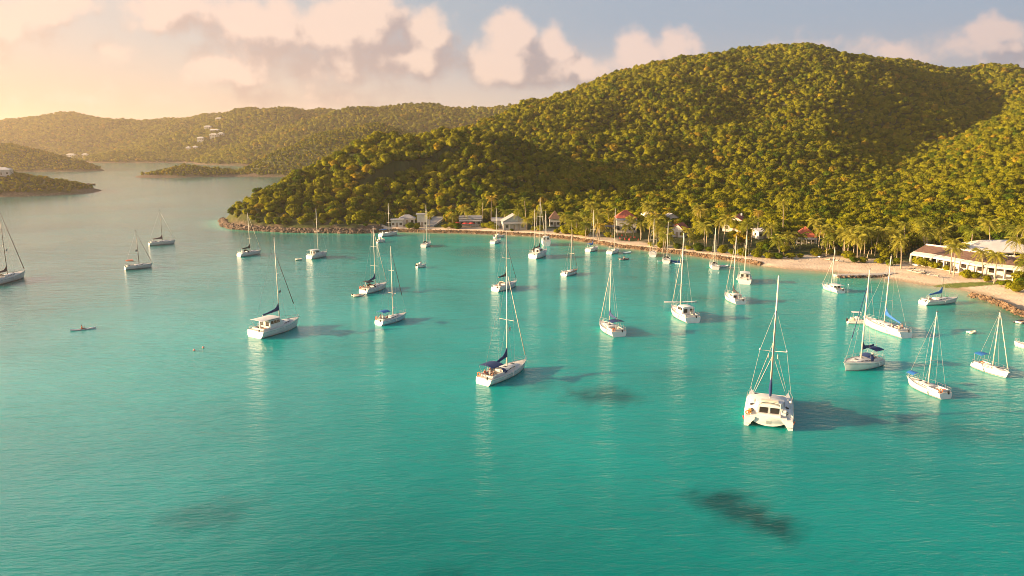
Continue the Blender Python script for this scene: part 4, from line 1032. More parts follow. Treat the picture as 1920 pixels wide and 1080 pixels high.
    MB().box((L*.40, 0, 1.25), (.16, B*.88, .16)).build('crossbeam', M['gel'], root)
    tr = MB(); rg = [[(lerp(L*.28, L*.39, i/3), k*B*.34, 1.27) for k in (-1, 0, 1)] for i in range(4)]
    tr.loft(rg, False, False).build('trampoline', M['black'], root)
    mb = MB()
    for s in (-1, 1):
        pts = [(-L/2+.4, s*(B/2-.15), 2.05), (-L*.1, s*(B/2-.1), 2.15), (L*.2, s*(B/2-.15), 2.1), (L*.45, s*(B/2-.6), 2.1)]
        mb.tube(pts, .018, 4)
        for p in pts: mb.tube([(p[0], p[1], 1.35), p], .018, 4)
    mb.build('guard_rail', M['steel'], root)
    MB().box((-L/2+.9, B/2-.75, 1.85), (.55,.45,.5), taper=.8).build('deck_bag', M['cushion_gold'], root)
    MB().tube([(x-1.2, -B/2+.5, 1.9), (x-1.2, -B/2+.5, 3.0)], .03, 5).build('stern_pole', M['steel'], root)
    MB().ball((x-1.2, -B/2+.5, 3.1), .22, 7).build('antenna_dome', M['gel'], root, True)
    MB().torus((-L/2+.45, B/2-.5, 1.75), .26, .07, Matrix.Rotation(R(90), 3, 'Y')).build('life_ring', M['orange'], root)
    return root
M['cushion_gold'] = mat('ochre_bag', (.55,.30,.06), .8, .2, 5)

# ================================================================ small craft
def dinghy(label, at, az, L=3.0, mtl='rubber', motor=True, name='dinghy', group=None, z=0.0):
    c = G(*at); root = empty(name, (c.x, c.y, z), math.pi/2-R(az)); tag(root, label, 'dinghy', group); w = L*.24
    pts = [(-L/2, -w, .22), (0, -w, .22), (L*.25, -w*.85, .25), (L*.43, -w*.4, .33), (L*.48, 0, .36), (L*.43, w*.4, .33), (L*.25, w*.85, .25), (0, w, .22), (-L/2, w, .22)]
    MB().tube(pts, .20, 8).build('buoyancy_tube', M[mtl], root, True)
    MB().add([(-L/2+.2, -w, .12), (L*.3, -w*.7, .12), (L*.44, 0, .15), (L*.3, w*.7, .12), (-L/2+.2, w, .12)], [(0,1,2,3,4)]).build('floor', M['deck'], root)
    MB().box((-L/2+.22, 0, .26), (.06, w*1.7, .34)).build('transom', M['gel'], root); MB().box((0, 0, .30), (.28, w*1.7, .05)).build('thwart', M['teak'], root)
    if motor: MB().box((-L/2-.02, 0, .62), (.30,.24,.36), taper=.75).box((-L/2-.04, 0, .2), (.12,.10,.6)).build('outboard_motor', M['black'], root)
    return root
def kayak(label, a, b, mtl='gel', group=None, width=.42, L=None, cat='kayak', name='kayak'):
    c, ang, LL = place(a, b, L); root = empty(name, (c.x, c.y, 0), ang); tag(root, label, cat, group); rings = []
    for i in range(11):
        t = i/10; w = width*max(.04, math.sin(math.pi*t))**.6; z1 = .18+.18*abs(2*t-1)**2.5; x = -LL/2+LL*t
        rings.append([(x, w, z1-.02), (x, w*.7, -.06), (x, 0, -.12), (x, -w*.7, -.06), (x, -w, z1-.02), (x, -w*.5, z1+.05), (x, 0, z1+.07), (x, w*.5, z1+.05)])
    MB().loft(rings, True, True).build('hull', M[mtl], root, 50)
    MB().torus((-.1, 0, .24), .36, .035, Matrix.Diagonal((1.5, .75, 1)), 16, 5).build('cockpit_rim', M['black'], root)
    return root, ang
def motorboat(label, a, b, L=None, ttop=True, hullm='gel', name='motorboat', group=None):
    c, ang, LL = place(a, b, L); H = Hull(LL, max(1.7, LL*.32), .75, .92); root = empty(name, (c.x, c.y, 0), ang); tag(root, label, 'motorboat', group)
    make_hull(root, H, M[hullm]); x = H.X(.42); z = H.sheer(.4)
    MB().box((x, 0, z+.40), (.8,.7,.85), taper=.8).build('helm_console', M['gel'], root)
    MB().box((x-.9, 0, z+.25), (.6, .9, .5)).build('seat', M['cream'], root)
    MB().add([(x+.36, -.33, z+.8), (x+.36, .33, z+.8), (x+.2, .3, z+1.25), (x+.2, -.3, z+1.25)], [(0,1,2,3)]).build('windscreen', M['glass'], root)
    MB().box((H.X(0)-.25, 0, .75), (.45,.4,.6), taper=.75).build('outboard_motor', M['black'], root)
    if ttop: canopy(root, x-1.1, x+.7, H.B*.8, z+1.8, z, M['gel'], 'canopy', .08)
    rails(root, H, True, False, False)
    return root
def buoy(label, at, r=.35, m='buoyred', group=None):
    c = G(*at); root = empty('mooring_buoy', (c.x, c.y, 0)); tag(root, label, 'buoy', group)
    MB().ball((0,0,r*.45), r, 9).build('float', M[m], root, True); MB().torus((0,0,r*1.55), r*.25, r*.07, Matrix.Rotation(R(90), 3, 'X'), 10, 5).tube([(0,0,r*1.2),(0,0,r*1.4)], r*.1, 5).build('lifting_ring', M['steel'], root)
M['buoyred'] = mat('faded_pink_buoy', (.72,.36,.28), .5, .15, 4); M['buoywhite'] = mat('white_buoy', (.80,.76,.68), .5, .1, 4)
# ================================================================ the fleet, left to right and back to front
S = sailboat
S('large white sloop cut by the left edge with brown sail cover and two long stays', (-30,539), (55,517), 384, L=14.5, cover='plum', mastmat='mastdark', furl='plum', furlow=.02, spreaders=2, flag=.35, flag1=True, hood='cream', key='A')
S('small white sloop with orange canopy, lower of the two boats in pale water at left', (240,505), (280.5,501), 433, L=8.0, mastmat='mastdark', furl='plum', furlr=.05, bimini='orange', spreaders=0, boom=True, flag=.4, flag1=True, key='B')
S('white sloop with brown boom lying in open pale water left of the headland', (281,460), (327,456.5), 394, L=9.5, mastmat='mastdark', cover='plum', furl='wire', furlr=.03, spreaders=0, boomz=.8, key='C')
S('white sloop with flat charcoal sail cover anchored below the headland tip', (447,481), (490,475), 399, L=9.0, cover='black', hood='black', furl='cream', furlr=.05, key='D', far=True)
S('stubby white motor sailer with tall wheelhouse below the headland cliff', (577,486), (615,479), 391, L=8.6, beam=3.6, free=1.25, pilot=1.5, hardtop=True, furl=None, boom=False, spreaders=1, key='E', far=True)
S('beamy white motor sailer with hardtop and navy sail cover, largest boat at left', (479,633), (559,611), 445, L=11.6, beam=4.9, st=.95, free=1.55, pilot=1.75, hardtop=True, cover='navy', boomz=2.2, mastbase=.6, boomrise=-.35, furl='black', furlow=.22, furlr=.07, fract=.80, flag=.35, flag1=True, radar=.55, mt=.60, spreaders=0, key='MS')
S('sloop with dark raised sail cover, crowded cockpit and a raft tied at its stern', (678,552), (727,538), 424, L=10.2, cover='navy', hood='black', bimini='black', boomz=1.6, boomrise=-.3, furl='cream', furlr=.05, ring=True, key='F')
S('pale blue hulled sloop with blue canopy, orange life ring and white radar dome', (709,610), (762,596), 462, L=8.4, hull='gelblue', bimini='blue', furl='black', furlow=.28, furlr=.06, ring=True, radar=.10, boom=False, spreaders=2, flag=.30, flag1=True, key='G')
S('long low white boat with one mast beside the start of the rock wall', (711,444), (747,439.5), 381, L=9.8, furl=None, boom=False, far=True, bimini='blue', key='H')
S('small white sloop seen nearly end on in front of the white stairway', (794,464), (806,459), 384, L=7.8, spreaders=1, furl=None, boom=False, far=True, hood='black', key='I')
S('small white sloop off the grey houses with a flat white boat just behind it', (921,458), (940,452.5), 391, L=7.6, furl=None, spreaders=0, boom=False, far=True, key='K')
S('white sloop with short dark sail cover and dark forestay behind the central sloop', (926,547), (970,535), 432, L=10.0, cover='black', boomz=1.9, boomrise=.05, furl='black', furlr=.05, fract=.74, hood='cream', spreaders=1, boomlen=3.0, key='Lb')
S('large white ketch with tubular stern frame, windows aft and a gangway hanging off', (993,487), (1029,476), 371, L=11.0, beam=4.2, free=1.7, pilot=1.5, hull='gel', cover='black', boomz=1.3, boomlen=2.6, furl='cream', furlr=.06, ketch=393, spreaders=2, davit=True, key='Mm')
S('small brown trimmed sloop with bare mast alone in the middle of the bay', (1056,518), (1083,511), 440, L=7.6, deck='teak', boom=False, furl='plum', furlr=.035, spreaders=1, mastmat='mast', key='N')
S('small white sloop with bright blue canopy just off the middle of the rock wall', (1099,473), (1123,467), 394, L=7.9, bimini='blue', cover='blue', boomz=.9, furl=None, spreaders=1, far=True, key='O')
S('white sloop with flat black awning moored in front of the red-roofed house', (1141,477), (1161,471.5), 391, L=8.0, bimini='black', furl=None, spreaders=0, boom=False, far=True, key='P')
S('white two-masted boat seen end on close to the rock wall beneath tall palms', None, None, 410, center=(1224,479), az=12, L=7.8, beam=2.9, ketch=420, furl=None, boom=False, spreaders=1, far=True, key='R')
S('white boat with blue kayaks tied along both of its sides by the rock wall', None, None, 416, center=(1250,491), az=14, L=7.5, beam=2.8, furl=None, boom=False, spreaders=0, far=True, hood='black', key='Sx')
S('tall white pilothouse sloop showing its stern, mast with two curved spreaders', None, None, 437, center=(1279,595), az=-13, L=10.8, beam=4.3, free=1.35, st=.82, pilot=1.75, furl='cream', furlr=.05, fract=.80, boom=False, spreaders=2, mr=.13, mt=.64, key='T')
S('white sloop with navy roofs over the cockpit between open water and the shore', None, None, 488, center=(1143,622), az=-20, L=8.6, beam=3.6, free=1.15, st=.9, bimini='navy', cover='navy', boomlen=2.4, boomz=1.9, furl='cream', furlr=.06, fract=.86, ring=True, spreaders=0, key='U')
S('small white sloop seen end on off the rock wall with a dinghy to its right', None, None, 427, center=(1338,502), az=6, L=7.5, beam=2.8, furl=None, boom=False, spreaders=0, hood='black', far=True, key='V')
S('white sloop with rounded stern and dark folded sail, nearer of two overlapping boats', None, None, 443, center=(1374,564), az=-9, L=8.6, beam=3.5, pilot=1.1, furl='cream', furlr=.04, cover='black', boomlen=1.6, spreaders=1, mr=.10, key='W')
S('white boat with hard canopy and leaning mast, farther of two overlapping boats', None, None, 433, center=(1395,528), az=16, L=8.6, beam=3.8, free=1.5, st=.92, pilot=1.4, hardtop=True, furl=None, boom=False, spreaders=0, key='X')
S('low white sloop with hard canopy anchored in front of the stone jetty', (1577,550), (1542,539.5), 464, L=7.8, beam=3.2, free=.85, pilot=1.0, hardtop=True, furl='cream', furlr=.03, fract=.7, boom=False, spreaders=0, key='Y')
S('long white sloop with blue sail cover sloping aft and people seated in its cockpit', (1697,633), (1621,608), 480, L=12.2, beam=3.7, cover='blue', boomlen=5.4, boomz=1.7, boomrise=-.9, furl=None, spreaders=2, mr=.11, mt=.55, key='Z')
S('white sloop pointing its bow at the viewer with navy sail cover and dark spray hood', (1647,681), (1580,697), 506, L=9.2, beam=3.9, free=1.3, cover='navy', boomz=1.6, boomrise=.3, boomlen=3.6, hood='navy', bimini='navy', furl='navy', furlow=.3, furlr=.06, fract=.85, spreaders=0, mr=.12, key='AA')
S('white sloop lying broadside off the beach with raised blue sail cover and thin mast', (1731,571), (1793,566.5), 522, L=10.6, free=1.05, cover='blue', boomz=1.2, boomrise=-.3, furl=None, mastmat='mastdark', mr=.05, spreaders=0, boomlen=4.2, key='CC')
S('white sloop with small blue bow awning and rails full of gear at its stern', (1766,745), (1708,722), 585, L=7.5, beam=2.9, furl=None, boom=False, ring=True, spreaders=2, goal=False, mt=.50, key='DD')
S('small white sloop with blue cockpit awning and pale furled jib near the right edge', None, None, 586, center=(1858,698), az=170, L=6.8, beam=2.7, bimini='blue', furl='cream', furlr=.06, boom=False, spreaders=0, fract=1.0, mt=.56, key='EE')
S('white sloop nearest the middle with navy spray hood and sloping navy sail cover', (907,721), (984,689), 500, L=12.0, beam=3.9, free=1.15, hood='navy', bimini='navy', cover='navy', boomz=1.7, boomrise=-.75, boomlen=4.9, furl='cream', furlr=.07, fract=.95, ring=True, flag=.38, flag1=True, spreaders=1, mr=.10, mt=.58, key='C0')
# awning over the foredeck of the boat with the small blue awning
rt_, H_ = BOATS['DD']; canopy(rt_, H_.X(.80), H_.X(.96), 1.5, H_.sheer(.9)+.95, H_.sheer(.9), M['blue'], 'bow_awning', .25)
catamaran('large white catamaran showing its stern with two dark saloon windows and tall mast', (1441,775), 20, 11.6, 6.5, 517)

# ---- craft beside them
dinghy('round grey dinghy tied behind the stubby motor sailer', (560,487.5), 70, 2.2, 'cream', False)
dinghy('tan raft tied to the stern of the crowded sloop', (673,555), 60, 3.4, 'cream', True)
motorboat('small open white motorboat drifting alone in the middle left of the bay', (781,502), (799,500), L=3.4, ttop=False)
motorboat('little white launch with a pole beside the start of the rock wall', (706,455), (723,453), L=4.0, ttop=False)
motorboat('flat white open boat just behind the small sloop off the grey houses', (926,446), (947,444), L=5.5, ttop=False)
S('blunt white boat with square stern tucked behind the large ketch', None, None, 395, center=(1023,459), az=-4, L=8.2, beam=3.6, free=2.0, pilot=1.6, furl=None, boom=False, spreaders=0, far=True, key='M2')
dinghy('pale blue dinghy off the rock wall right of the black awning sloop', (1176,474.5), 80, 2.8, 'gelblue', False)
dg = dinghy('dark dinghy carrying one person off the rock wall', (1170,487), 75, 3.4, 'rubberdark', True)
KG = 'blue kayaks at the rock wall'
kayak('white tipped blue kayak on the left side of the boat by the rock wall', (1233,490.5), (1246,489.5), 'gelblue', KG)
kayak('blue kayak on the right side of the boat by the rock wall', (1258,489.5), (1275,492), 'blue', KG)
kayak('pale kayak lying just below the blue one right of the boat', (1261,493.5), (1277,495.5), 'gelblue', KG)
kayak('long white rowing hull floating across the bow of the tall pilothouse sloop', (1245,567.5), (1306,567), 'gel', None, .45, 8.0, 'boat', 'rowing_boat')
dinghy('white dinghy just right of the small sloop seen end on', (1358,500), 85, 2.8, 'gel', False)
motorboat('white motorboat with flat roof partly hidden behind the mast of the bow-on sloop', (1592,606), (1628,607.5), L=4.6)
dinghy('grey inflatable cut by the right edge of the view', (1915,605), 60, 3.2, 'rubberdark', False)
motorboat('small white motorboat cut by the right edge below the grey inflatable', (1932,655), (1909,650), L=3.6, ttop=False)
dinghy('cream dinghy lying alone between the blue sailed sloop and the right edge', (1822,625), 80, 1.7, 'cream', False)
buoy('faded pink mooring buoy, left one of the pair in the pale water', (364,657.5), .22)
buoy('faded pink mooring buoy, right one of the pair in the pale water', (381,652.5), .22)
buoy('tiny white buoy off the stone jetty beside the low sloop', (1591,534), .16, 'buoywhite')
buoy('white buoy floating alone off the left edge beyond the large sloop', (6,462), .25, 'buoywhite')
k, ka = kayak('slim pale grey canoe with a paddler in orange in open water at left', (136,620.5), (176,616), 'gel', None, .36, 4.6, 'canoe', 'canoe')
pk = person('person', (k.location.x-.25*math.cos(ka), k.location.y-.25*math.sin(ka), .14), ka, 'paddle', 'paddler in an orange top sitting in the slim canoe', None, (.85,.18,.03), (.5,.12,.03))
pad = MB().tube([(.25,-1.15,.75), (.25,1.15,.42)], .018, 5); pad.box((.25,-1.28,.77), (.03,.42,.18)); pad.box((.25,1.28,.40), (.03,.42,.18))
po = pad.build('paddle', M['black'], None, False, (k.location.x, k.location.y, .12), ka); tag(po, 'double-bladed paddle held by the canoe paddler', 'paddle')
# ---- people on board
def aboard(key, t, side, pose, rz, label, top, shorts=(.05,.07,.15), dz=0.0, skin='skin', grp='people sitting in the cockpits'):
    r, H = BOATS[key]; a = r.rotation_euler.z; x = H.X(t); y = side*H.hb(t)*.46
    z = H.sheer(.2)+(.17 if pose == 'sit' else .07)+dz
    p = person('person', (r.location.x+math.cos(a)*x-math.sin(a)*y, r.location.y+math.sin(a)*x+math.cos(a)*y, z), a+rz, pose, label, grp, top, shorts, skin)
aboard('C0', .13, 1, 'sit', R(-90), 'person in orange shirt at the port stern seat of the central sloop', (.75,.16,.04))
aboard('C0', .16, -1, 'sit', R(90), 'person in dark shirt on the starboard stern seat of the central sloop', (.06,.07,.10))
aboard('C0', .27, 1, 'sit', R(-90), 'person in red shirt under the navy hood of the central sloop', (.6,.07,.05))
aboard('G', .15, 1, 'sit', R(-90), 'person in white shirt at the stern of the pale blue sloop', (.7,.66,.6))
aboard('G', .26, -1, 'sit', R(90), 'person in red shirt under the blue canopy of the pale blue sloop', (.55,.09,.05))
aboard('F', .12, 1, 'sit', R(-90), 'person in orange shirt on the sloop with the stern raft', (.75,.25,.10))
aboard('F', .20, -1, 'sit', R(90), 'person in white shirt on the sloop with the stern raft', (.7,.62,.55))
aboard('Z', .12, 1, 'sit', R(-90), 'person in pink shirt farthest aft on the long blue covered sloop', (.7,.30,.25))
aboard('Z', .20, -1, 'sit', R(90), 'person in dark shirt facing the pink shirted one on the long sloop', (.08,.08,.10))
aboard('Z', .29, 1, 'sit', R(-90), 'person in white shirt farthest forward in the long sloop cockpit', (.7,.65,.6))
person('person', (dg.location.x, dg.location.y, .33), dg.rotation_euler.z, 'sit', 'person in tan shirt sitting in the dark dinghy', None, (.45,.28,.18))
# ================================================================ village
def house(label, px, py, w, d, wh, rz=0.0, roof='gable', rm='redroof', wm='wall', pitch=.55, cat='house', name='house', veranda=0, nwin=3, chimney=False, axis='x', group=None, raise_=0.0, Y=None):
    """w along local x (facing the bay is local -y), d deep"""
    p = gz(px, py) if Y is None else PY(px, py, Y)
    root = empty(name, (p.x, p.y, p.z), rz); tag(root, label, cat, group)
    zb = -max(.8, raise_+.8) if Y is None else -max(1.0, p.z-hz(p.x, p.y)+1.0)
    wl = MB()
    if roof == 'gable':
        if axis == 'x':   # ridge along x, gables at the ends
            h = d/2*pitch; prof = [(-d/2, zb), (d/2, zb), (d/2, wh), (0, wh+h), (-d/2, wh)]
            wl.loft([[(x, a, b) for a, b in prof] for x in (-w/2, w/2)], True, True)
        else:             # gable faces the bay
            h = w/2*pitch; prof = [(-w/2, zb), (w/2, zb), (w/2, wh), (0, wh+h), (-w/2, wh)]
            wl.loft([[(a, y, b) for a, b in prof] for y in (d/2, -d/2)], True, True)
    else: wl.box((0, 0, (zb+wh)/2), (w, d, wh-zb))
    wl.build('wall', M[wm], root)
    rf = MB(); o = .45; th = .16
    if roof == 'gable':
        if axis == 'x':
            for s in (-1, 1):
                e = (s*(d/2+o), wh-o*pitch); r_ = (0, wh+h)
                rf.loft([[(x, e[0], e[1]+.02), (x, r_[0], r_[1]+.02), (x, r_[0], r_[1]+.02+th), (x, e[0], e[1]+.02+th)] for x in (-w/2-o, w/2+o)], True, True)
        else:
            for s in (-1, 1):
                e = (s*(w/2+o), wh-o*pitch); r_ = (0, wh+h)
                rf.loft([[(e[0], y, e[1]+.02), (r_[0], y, r_[1]+.02), (r_[0], y, r_[1]+.02+th), (e[0], y, e[1]+.02+th)] for y in (-d/2-o, d/2+o)], True, True)
    elif roof == 'hip':
        a, b = w/2+o, d/2+o; k = min(a, b); h = k*pitch; rx, ry = max(0.05, a-k), max(0.05, b-k)
        rf.add([(-a,-b,wh),(a,-b,wh),(a,b,wh),(-a,b,wh),(-rx,-ry,wh+h),(rx,-ry,wh+h),(rx,ry,wh+h),(-rx,ry,wh+h)], [(3,2,1,0),(0,1,5,4),(1,2,6,5),(2,3,7,6),(3,0,4,7),(4,5,6,7)])
    elif roof == 'flat':
        rf.box((0, 0, wh+.12), (w+2*o, d+2*o, .24))
    elif roof == 'shed':
        rf.add([(-w/2-o,-d/2-o,wh),(w/2+o,-d/2-o,wh),(w/2+o,d/2+o,wh+d*pitch*.5),(-w/2-o,d/2+o,wh+d*pitch*.5),(-w/2-o,-d/2-o,wh+.18),(w/2+o,-d/2-o,wh+.18),(w/2+o,d/2+o,wh+d*pitch*.5+.18),(-w/2-o,d/2+o,wh+d*pitch*.5+.18)],
               [(3,2,1,0),(4,5,6,7),(0,1,5,4),(1,2,6,5),(2,3,7,6),(3,0,4,7)])
    rfo = rf.build('roof', M[rm], root)
    if chimney: MB().box((w*.2, 0, wh+(h if roof != 'flat' else .3)+.3), (.6,.6,1.0)).build('chimney', M['wallgrey'], rfo)
    fy = -d/2-.02
    for k in range(nwin):
        x = (k-(nwin-1)/2)*w/nwin
        if k == nwin//2: MB().box((x, fy, 1.05), (1.0, .08, 2.1)).build('door', M['timber'], root)
        else:
            wn = MB().box((x, fy, 1.5), (1.1, .07, 1.1)).build('window', M['glass'], root)
            MB().box((x, fy-.01, .90), (1.3, .12, .10)).build('sill', M['concrete'], wn)
    for s in (-1, 1): MB().box((s*(w/2+.02), 0, 1.5), (.07, 1.1, 1.0)).build('window', M['glass'], root)
    if veranda:
        v = MB().add([(-w/2-.3, -d/2-.05, wh-.25), (w/2+.3, -d/2-.05, wh-.25), (w/2+.3, -d/2-veranda, wh-.75), (-w/2-.3, -d/2-veranda, wh-.75),
                      (-w/2-.3, -d/2-.05, wh-.13), (w/2+.3, -d/2-.05, wh-.13), (w/2+.3, -d/2-veranda, wh-.63), (-w/2-.3, -d/2-veranda, wh-.63)],
                     [(0,1,2,3),(7,6,5,4),(0,4,5,1),(1,5,6,2),(2,6,7,3),(3,7,4,0)]).build('veranda_roof', M[rm if rm != 'redroof' else 'greyroof'], root)
        for k in range(5): MB().box((lerp(-w/2, w/2, k/4), -d/2-veranda+.15, (zb+wh-.75)/2), (.16, .16, wh-.75-zb)).build('post', M['wall'], root)
        MB().box((0, -d/2-veranda/2, -.05), (w+.4, veranda-.1, .2)).build('veranda_deck', M['timber'], root)
    return root
H = house
H('small white flat-roofed house at the headland end of the rock wall', 745, 425, 5.0, 5, 3.2, .1, 'flat', 'greyroof', nwin=3)
H('low grey-roofed house half hidden behind trees right of the small white one', 764, 420, 7, 5, 2.8, .1, 'hip', 'greyroof', nwin=3)
H('white two-storey house beside the foot of the stairway', 792, 424, 4.6, 6, 5.4, .1, 'flat', 'greyroof', nwin=3)
H('grey beach house with open veranda between the stairway and the gabled pair', 882, 423, 9.5, 6, 3.2, .05, 'shed', 'greyroof', 'wallgrey', .3, veranda=2.2, nwin=5)
H('low grey wing attached beside the large grey gabled house', 940, 425, 8.0, 6, 2.8, .0, 'shed', 'greyroof', 'wallgrey', .3, nwin=3)
H('large grey gabled house facing the bay near the end of the rock wall', 963, 429, 10.0, 8, 3.6, .12, 'gable', 'greyroof', 'wallgrey', .55, axis='y', nwin=3, veranda=2.0)
H('white hut with steep dark hip roof left of the big round tree', 1040, 424, 4.6, 4.6, 3.4, 0, 'hip', 'brownroof', 'wall', 1.3, nwin=3)
H('white two-storey house with broad red roof and covered balcony', 1172, 434, 8.0, 7, 6.0, -.05, 'hip', 'redroof', 'wall', .8, veranda=2.0, nwin=5)
H('white gabled cottage peeking over the palms right of the red-roofed house', 1218, 420, 6, 7, 4.2, 0, 'gable', 'whiteroof', 'wall', .55, axis='y', Y=318, nwin=3)
H('grey-white twin gabled cottage high among the trees', 1253, 423, 5.2, 7, 4.0, .2, 'gable', 'greyroof', 'wall', .55, axis='y', Y=312, nwin=3)
H('little white cottage with red roof and white gable beside the tall palm', 1274, 443, 5.2, 6.5, 3.0, -.55, 'gable', 'redroof', 'wall', .85, axis='y', nwin=3)
H('large cream house with long red gable roof in the middle of the trees', 1380, 432, 9.0, 9, 3.6, -.5, 'gable', 'redroof', 'wall', .62, axis='y', nwin=3, chimney=True)
H('grey-roofed white house right of the large red gable', 1424, 433, 5.4, 6, 3.0, .2, 'gable', 'greyroof', 'wall', .5, axis='x', nwin=3)
H('low white building below the grey-roofed house in the trees', 1427, 446, 5.0, 5, 2.6, .2, 'shed', 'whiteroof', 'wall', .3, nwin=3)
H('white cottage with bright red triangular roof near the jetty palms', 1508, 457, 6.6, 6.5, 2.9, -.25, 'hip', 'redroof', 'wall', .95, nwin=3, veranda=1.8)
H('pale wide villa on the hillside of the nearest left island', 6, 328, 12, 8, 4.2, .3, 'hip', 'whiteroof', 'wall', .4, Y=575, nwin=3, cat='villa', name='villa')
for px, py, Y, w in ((378,277,1640,14),(392,267,1720,15),(405,275,1690,20),(414,267,1760,14),(403,282,1650,16),(417,282,1660,12),(134,294,1800,18),(160,293,1800,12),(355,296,1600,8),(368,297,1600,8)):
    p = PY(px, py, Y); z = hz(p.x, p.y)
    lb = {378:'white villa lowest left in the distant hillside cluster', 392:'white villa at the upper left of the distant cluster', 405:'widest white villa in the middle of the distant cluster',
          414:'white villa at the upper right of the distant cluster', 403:'long white villa at the bottom of the distant cluster', 417:'small white villa at the lower right of the distant cluster',
          134:'pale villa left of another on the far shore beside the channel', 160:'pale villa on the far shore nearer the channel mouth', 355:'tiny pale house left of another above the far waterline', 368:'tiny pale house right of another above the far waterline'}[px]
    r = empty('villa', (p.x, p.y, z)); tag(r, lb, 'villa', 'far white villas')
    MB().box((0,0,4), (w, 8, 10)).build('wall', M['wall'], r); MB().add([(-w/2-1,-5,9),(w/2+1,-5,9),(w/2+1,5,9),(-w/2-1,5,9),(-w/2+3,0,11.4),(w/2-3,0,11.4)], [(3,2,1,0),(0,1,5,4),(1,2,5),(2,3,4,5),(3,0,4)]).build('roof', M['whiteroof'], r)
    for k in range(3): MB().box((lerp(-w/3, w/3, k/2), -4.03, 6), (w*.14, .1, 2.2)).build('window', M['glass'], r)
# --- beach restaurant: long curved colonnaded wing
WING = [(1714,474),(1752,484),(1790,492),(1835,500),(1885,507),(1935,512)]       # eave line
PF = [gz(px, py+26) for px, py in [(1712,468),(1750,474),(1790,482),(1835,491),(1885,497),(1935,502)]]
def wing():
    rt = empty('beach_restaurant', tuple(PF[0])); tag(rt, 'long curved white restaurant with brown shingle roof and open colonnade facing the beach', 'restaurant')
    b = PF[0]; P = [p-b for p in PF]; P = [Vector((p.x, p.y, 0)) for p in P]
    # resample
    pts = []
    for i in range(len(P)-1):
        for k in range(3): pts.append(P[i].lerp(P[i+1], k/3))
    pts.append(P[-1]); N = []
    for i, p in enumerate(pts):
        t = (pts[min(i+1, len(pts)-1)]-pts[max(i-1, 0)]).normalized(); N.append(Vector((-t.y, t.x, 0)) if Vector((-t.y, t.x, 0)).y > 0 else Vector((t.y, -t.x, 0)))
    roof = [[p-n*.3+Vector((0,0,3.9)), p+n*5.0+Vector((0,0,5.5)), p+n*5.2+Vector((0,0,5.1)), p-n*.3+Vector((0,0,3.68))] for p, n in zip(pts, N)]
    MB().loft(roof, True, True).build('roof', M['brownroof'], rt)
    fas = [[p-n*1.8+Vector((0,0,3.30)), p-n*.31+Vector((0,0,3.86)), p-n*.31+Vector((0,0,3.0)), p-n*1.8+Vector((0,0,2.75))] for p, n in zip(pts, N)]
    MB().loft(fas, True, True).build('white_canopy', M['wall'], rt)
    MB().loft([[p+n*3.2+Vector((0,0,-1)), p+n*3.2+Vector((0,0,4.6)), p+n*3.4+Vector((0,0,4.6)), p+n*3.4+Vector((0,0,-1))] for p, n in zip(pts, N)], True, True).build('back_wall', M['wall'], rt)
    MB().loft([[p+n*5.25+Vector((0,0,4.9)), p+n*5.25+Vector((0,0,5.9)), p+n*5.6+Vector((0,0,5.9)), p+n*5.6+Vector((0,0,-1))] for p, n in zip(pts, N)], True, True).build('parapet', M['wall'], rt)
    MB().loft([[p-n*1.8+Vector((0,0,-.8)), p-n*1.8+Vector((0,0,.12)), p+n*3.2+Vector((0,0,.12)), p+n*3.2+Vector((0,0,-.8))] for p, n in zip(pts, N)], True, True).build('terrace_floor', M['concrete'], rt)
    for i, (p, n) in enumerate(zip(pts, N)):
        q = p-n*1.45; MB().box((q.x, q.y, 1.45), (.42,.42,3.1)).build('column', M['wall'], rt)
        if i % 2 == 0:
            q = p+n*3.16; MB().box((q.x, q.y, 1.6), (1.6,.10,1.8), math.atan2(n.y, n.x)+math.pi/2).build('window', M['glass'], rt)
    for i in range(1, len(pts)-1, 3):
        q = pts[i]+N[i]*.8; tb = empty('dining_table', (rt.location.x+q.x, rt.location.y+q.y, rt.location.z+.12)); tag(tb, 'small white dining table in the shade of the restaurant colonnade', 'table', 'tables under the colonnade')
        MB().tube([(0,0,.70),(0,0,.75)], .5, 12).build('table_top', M['wall'], tb); MB().tube([(0,0,0),(0,0,.7)], .05, 6).build('leg', M['timber'], tb)
wing()
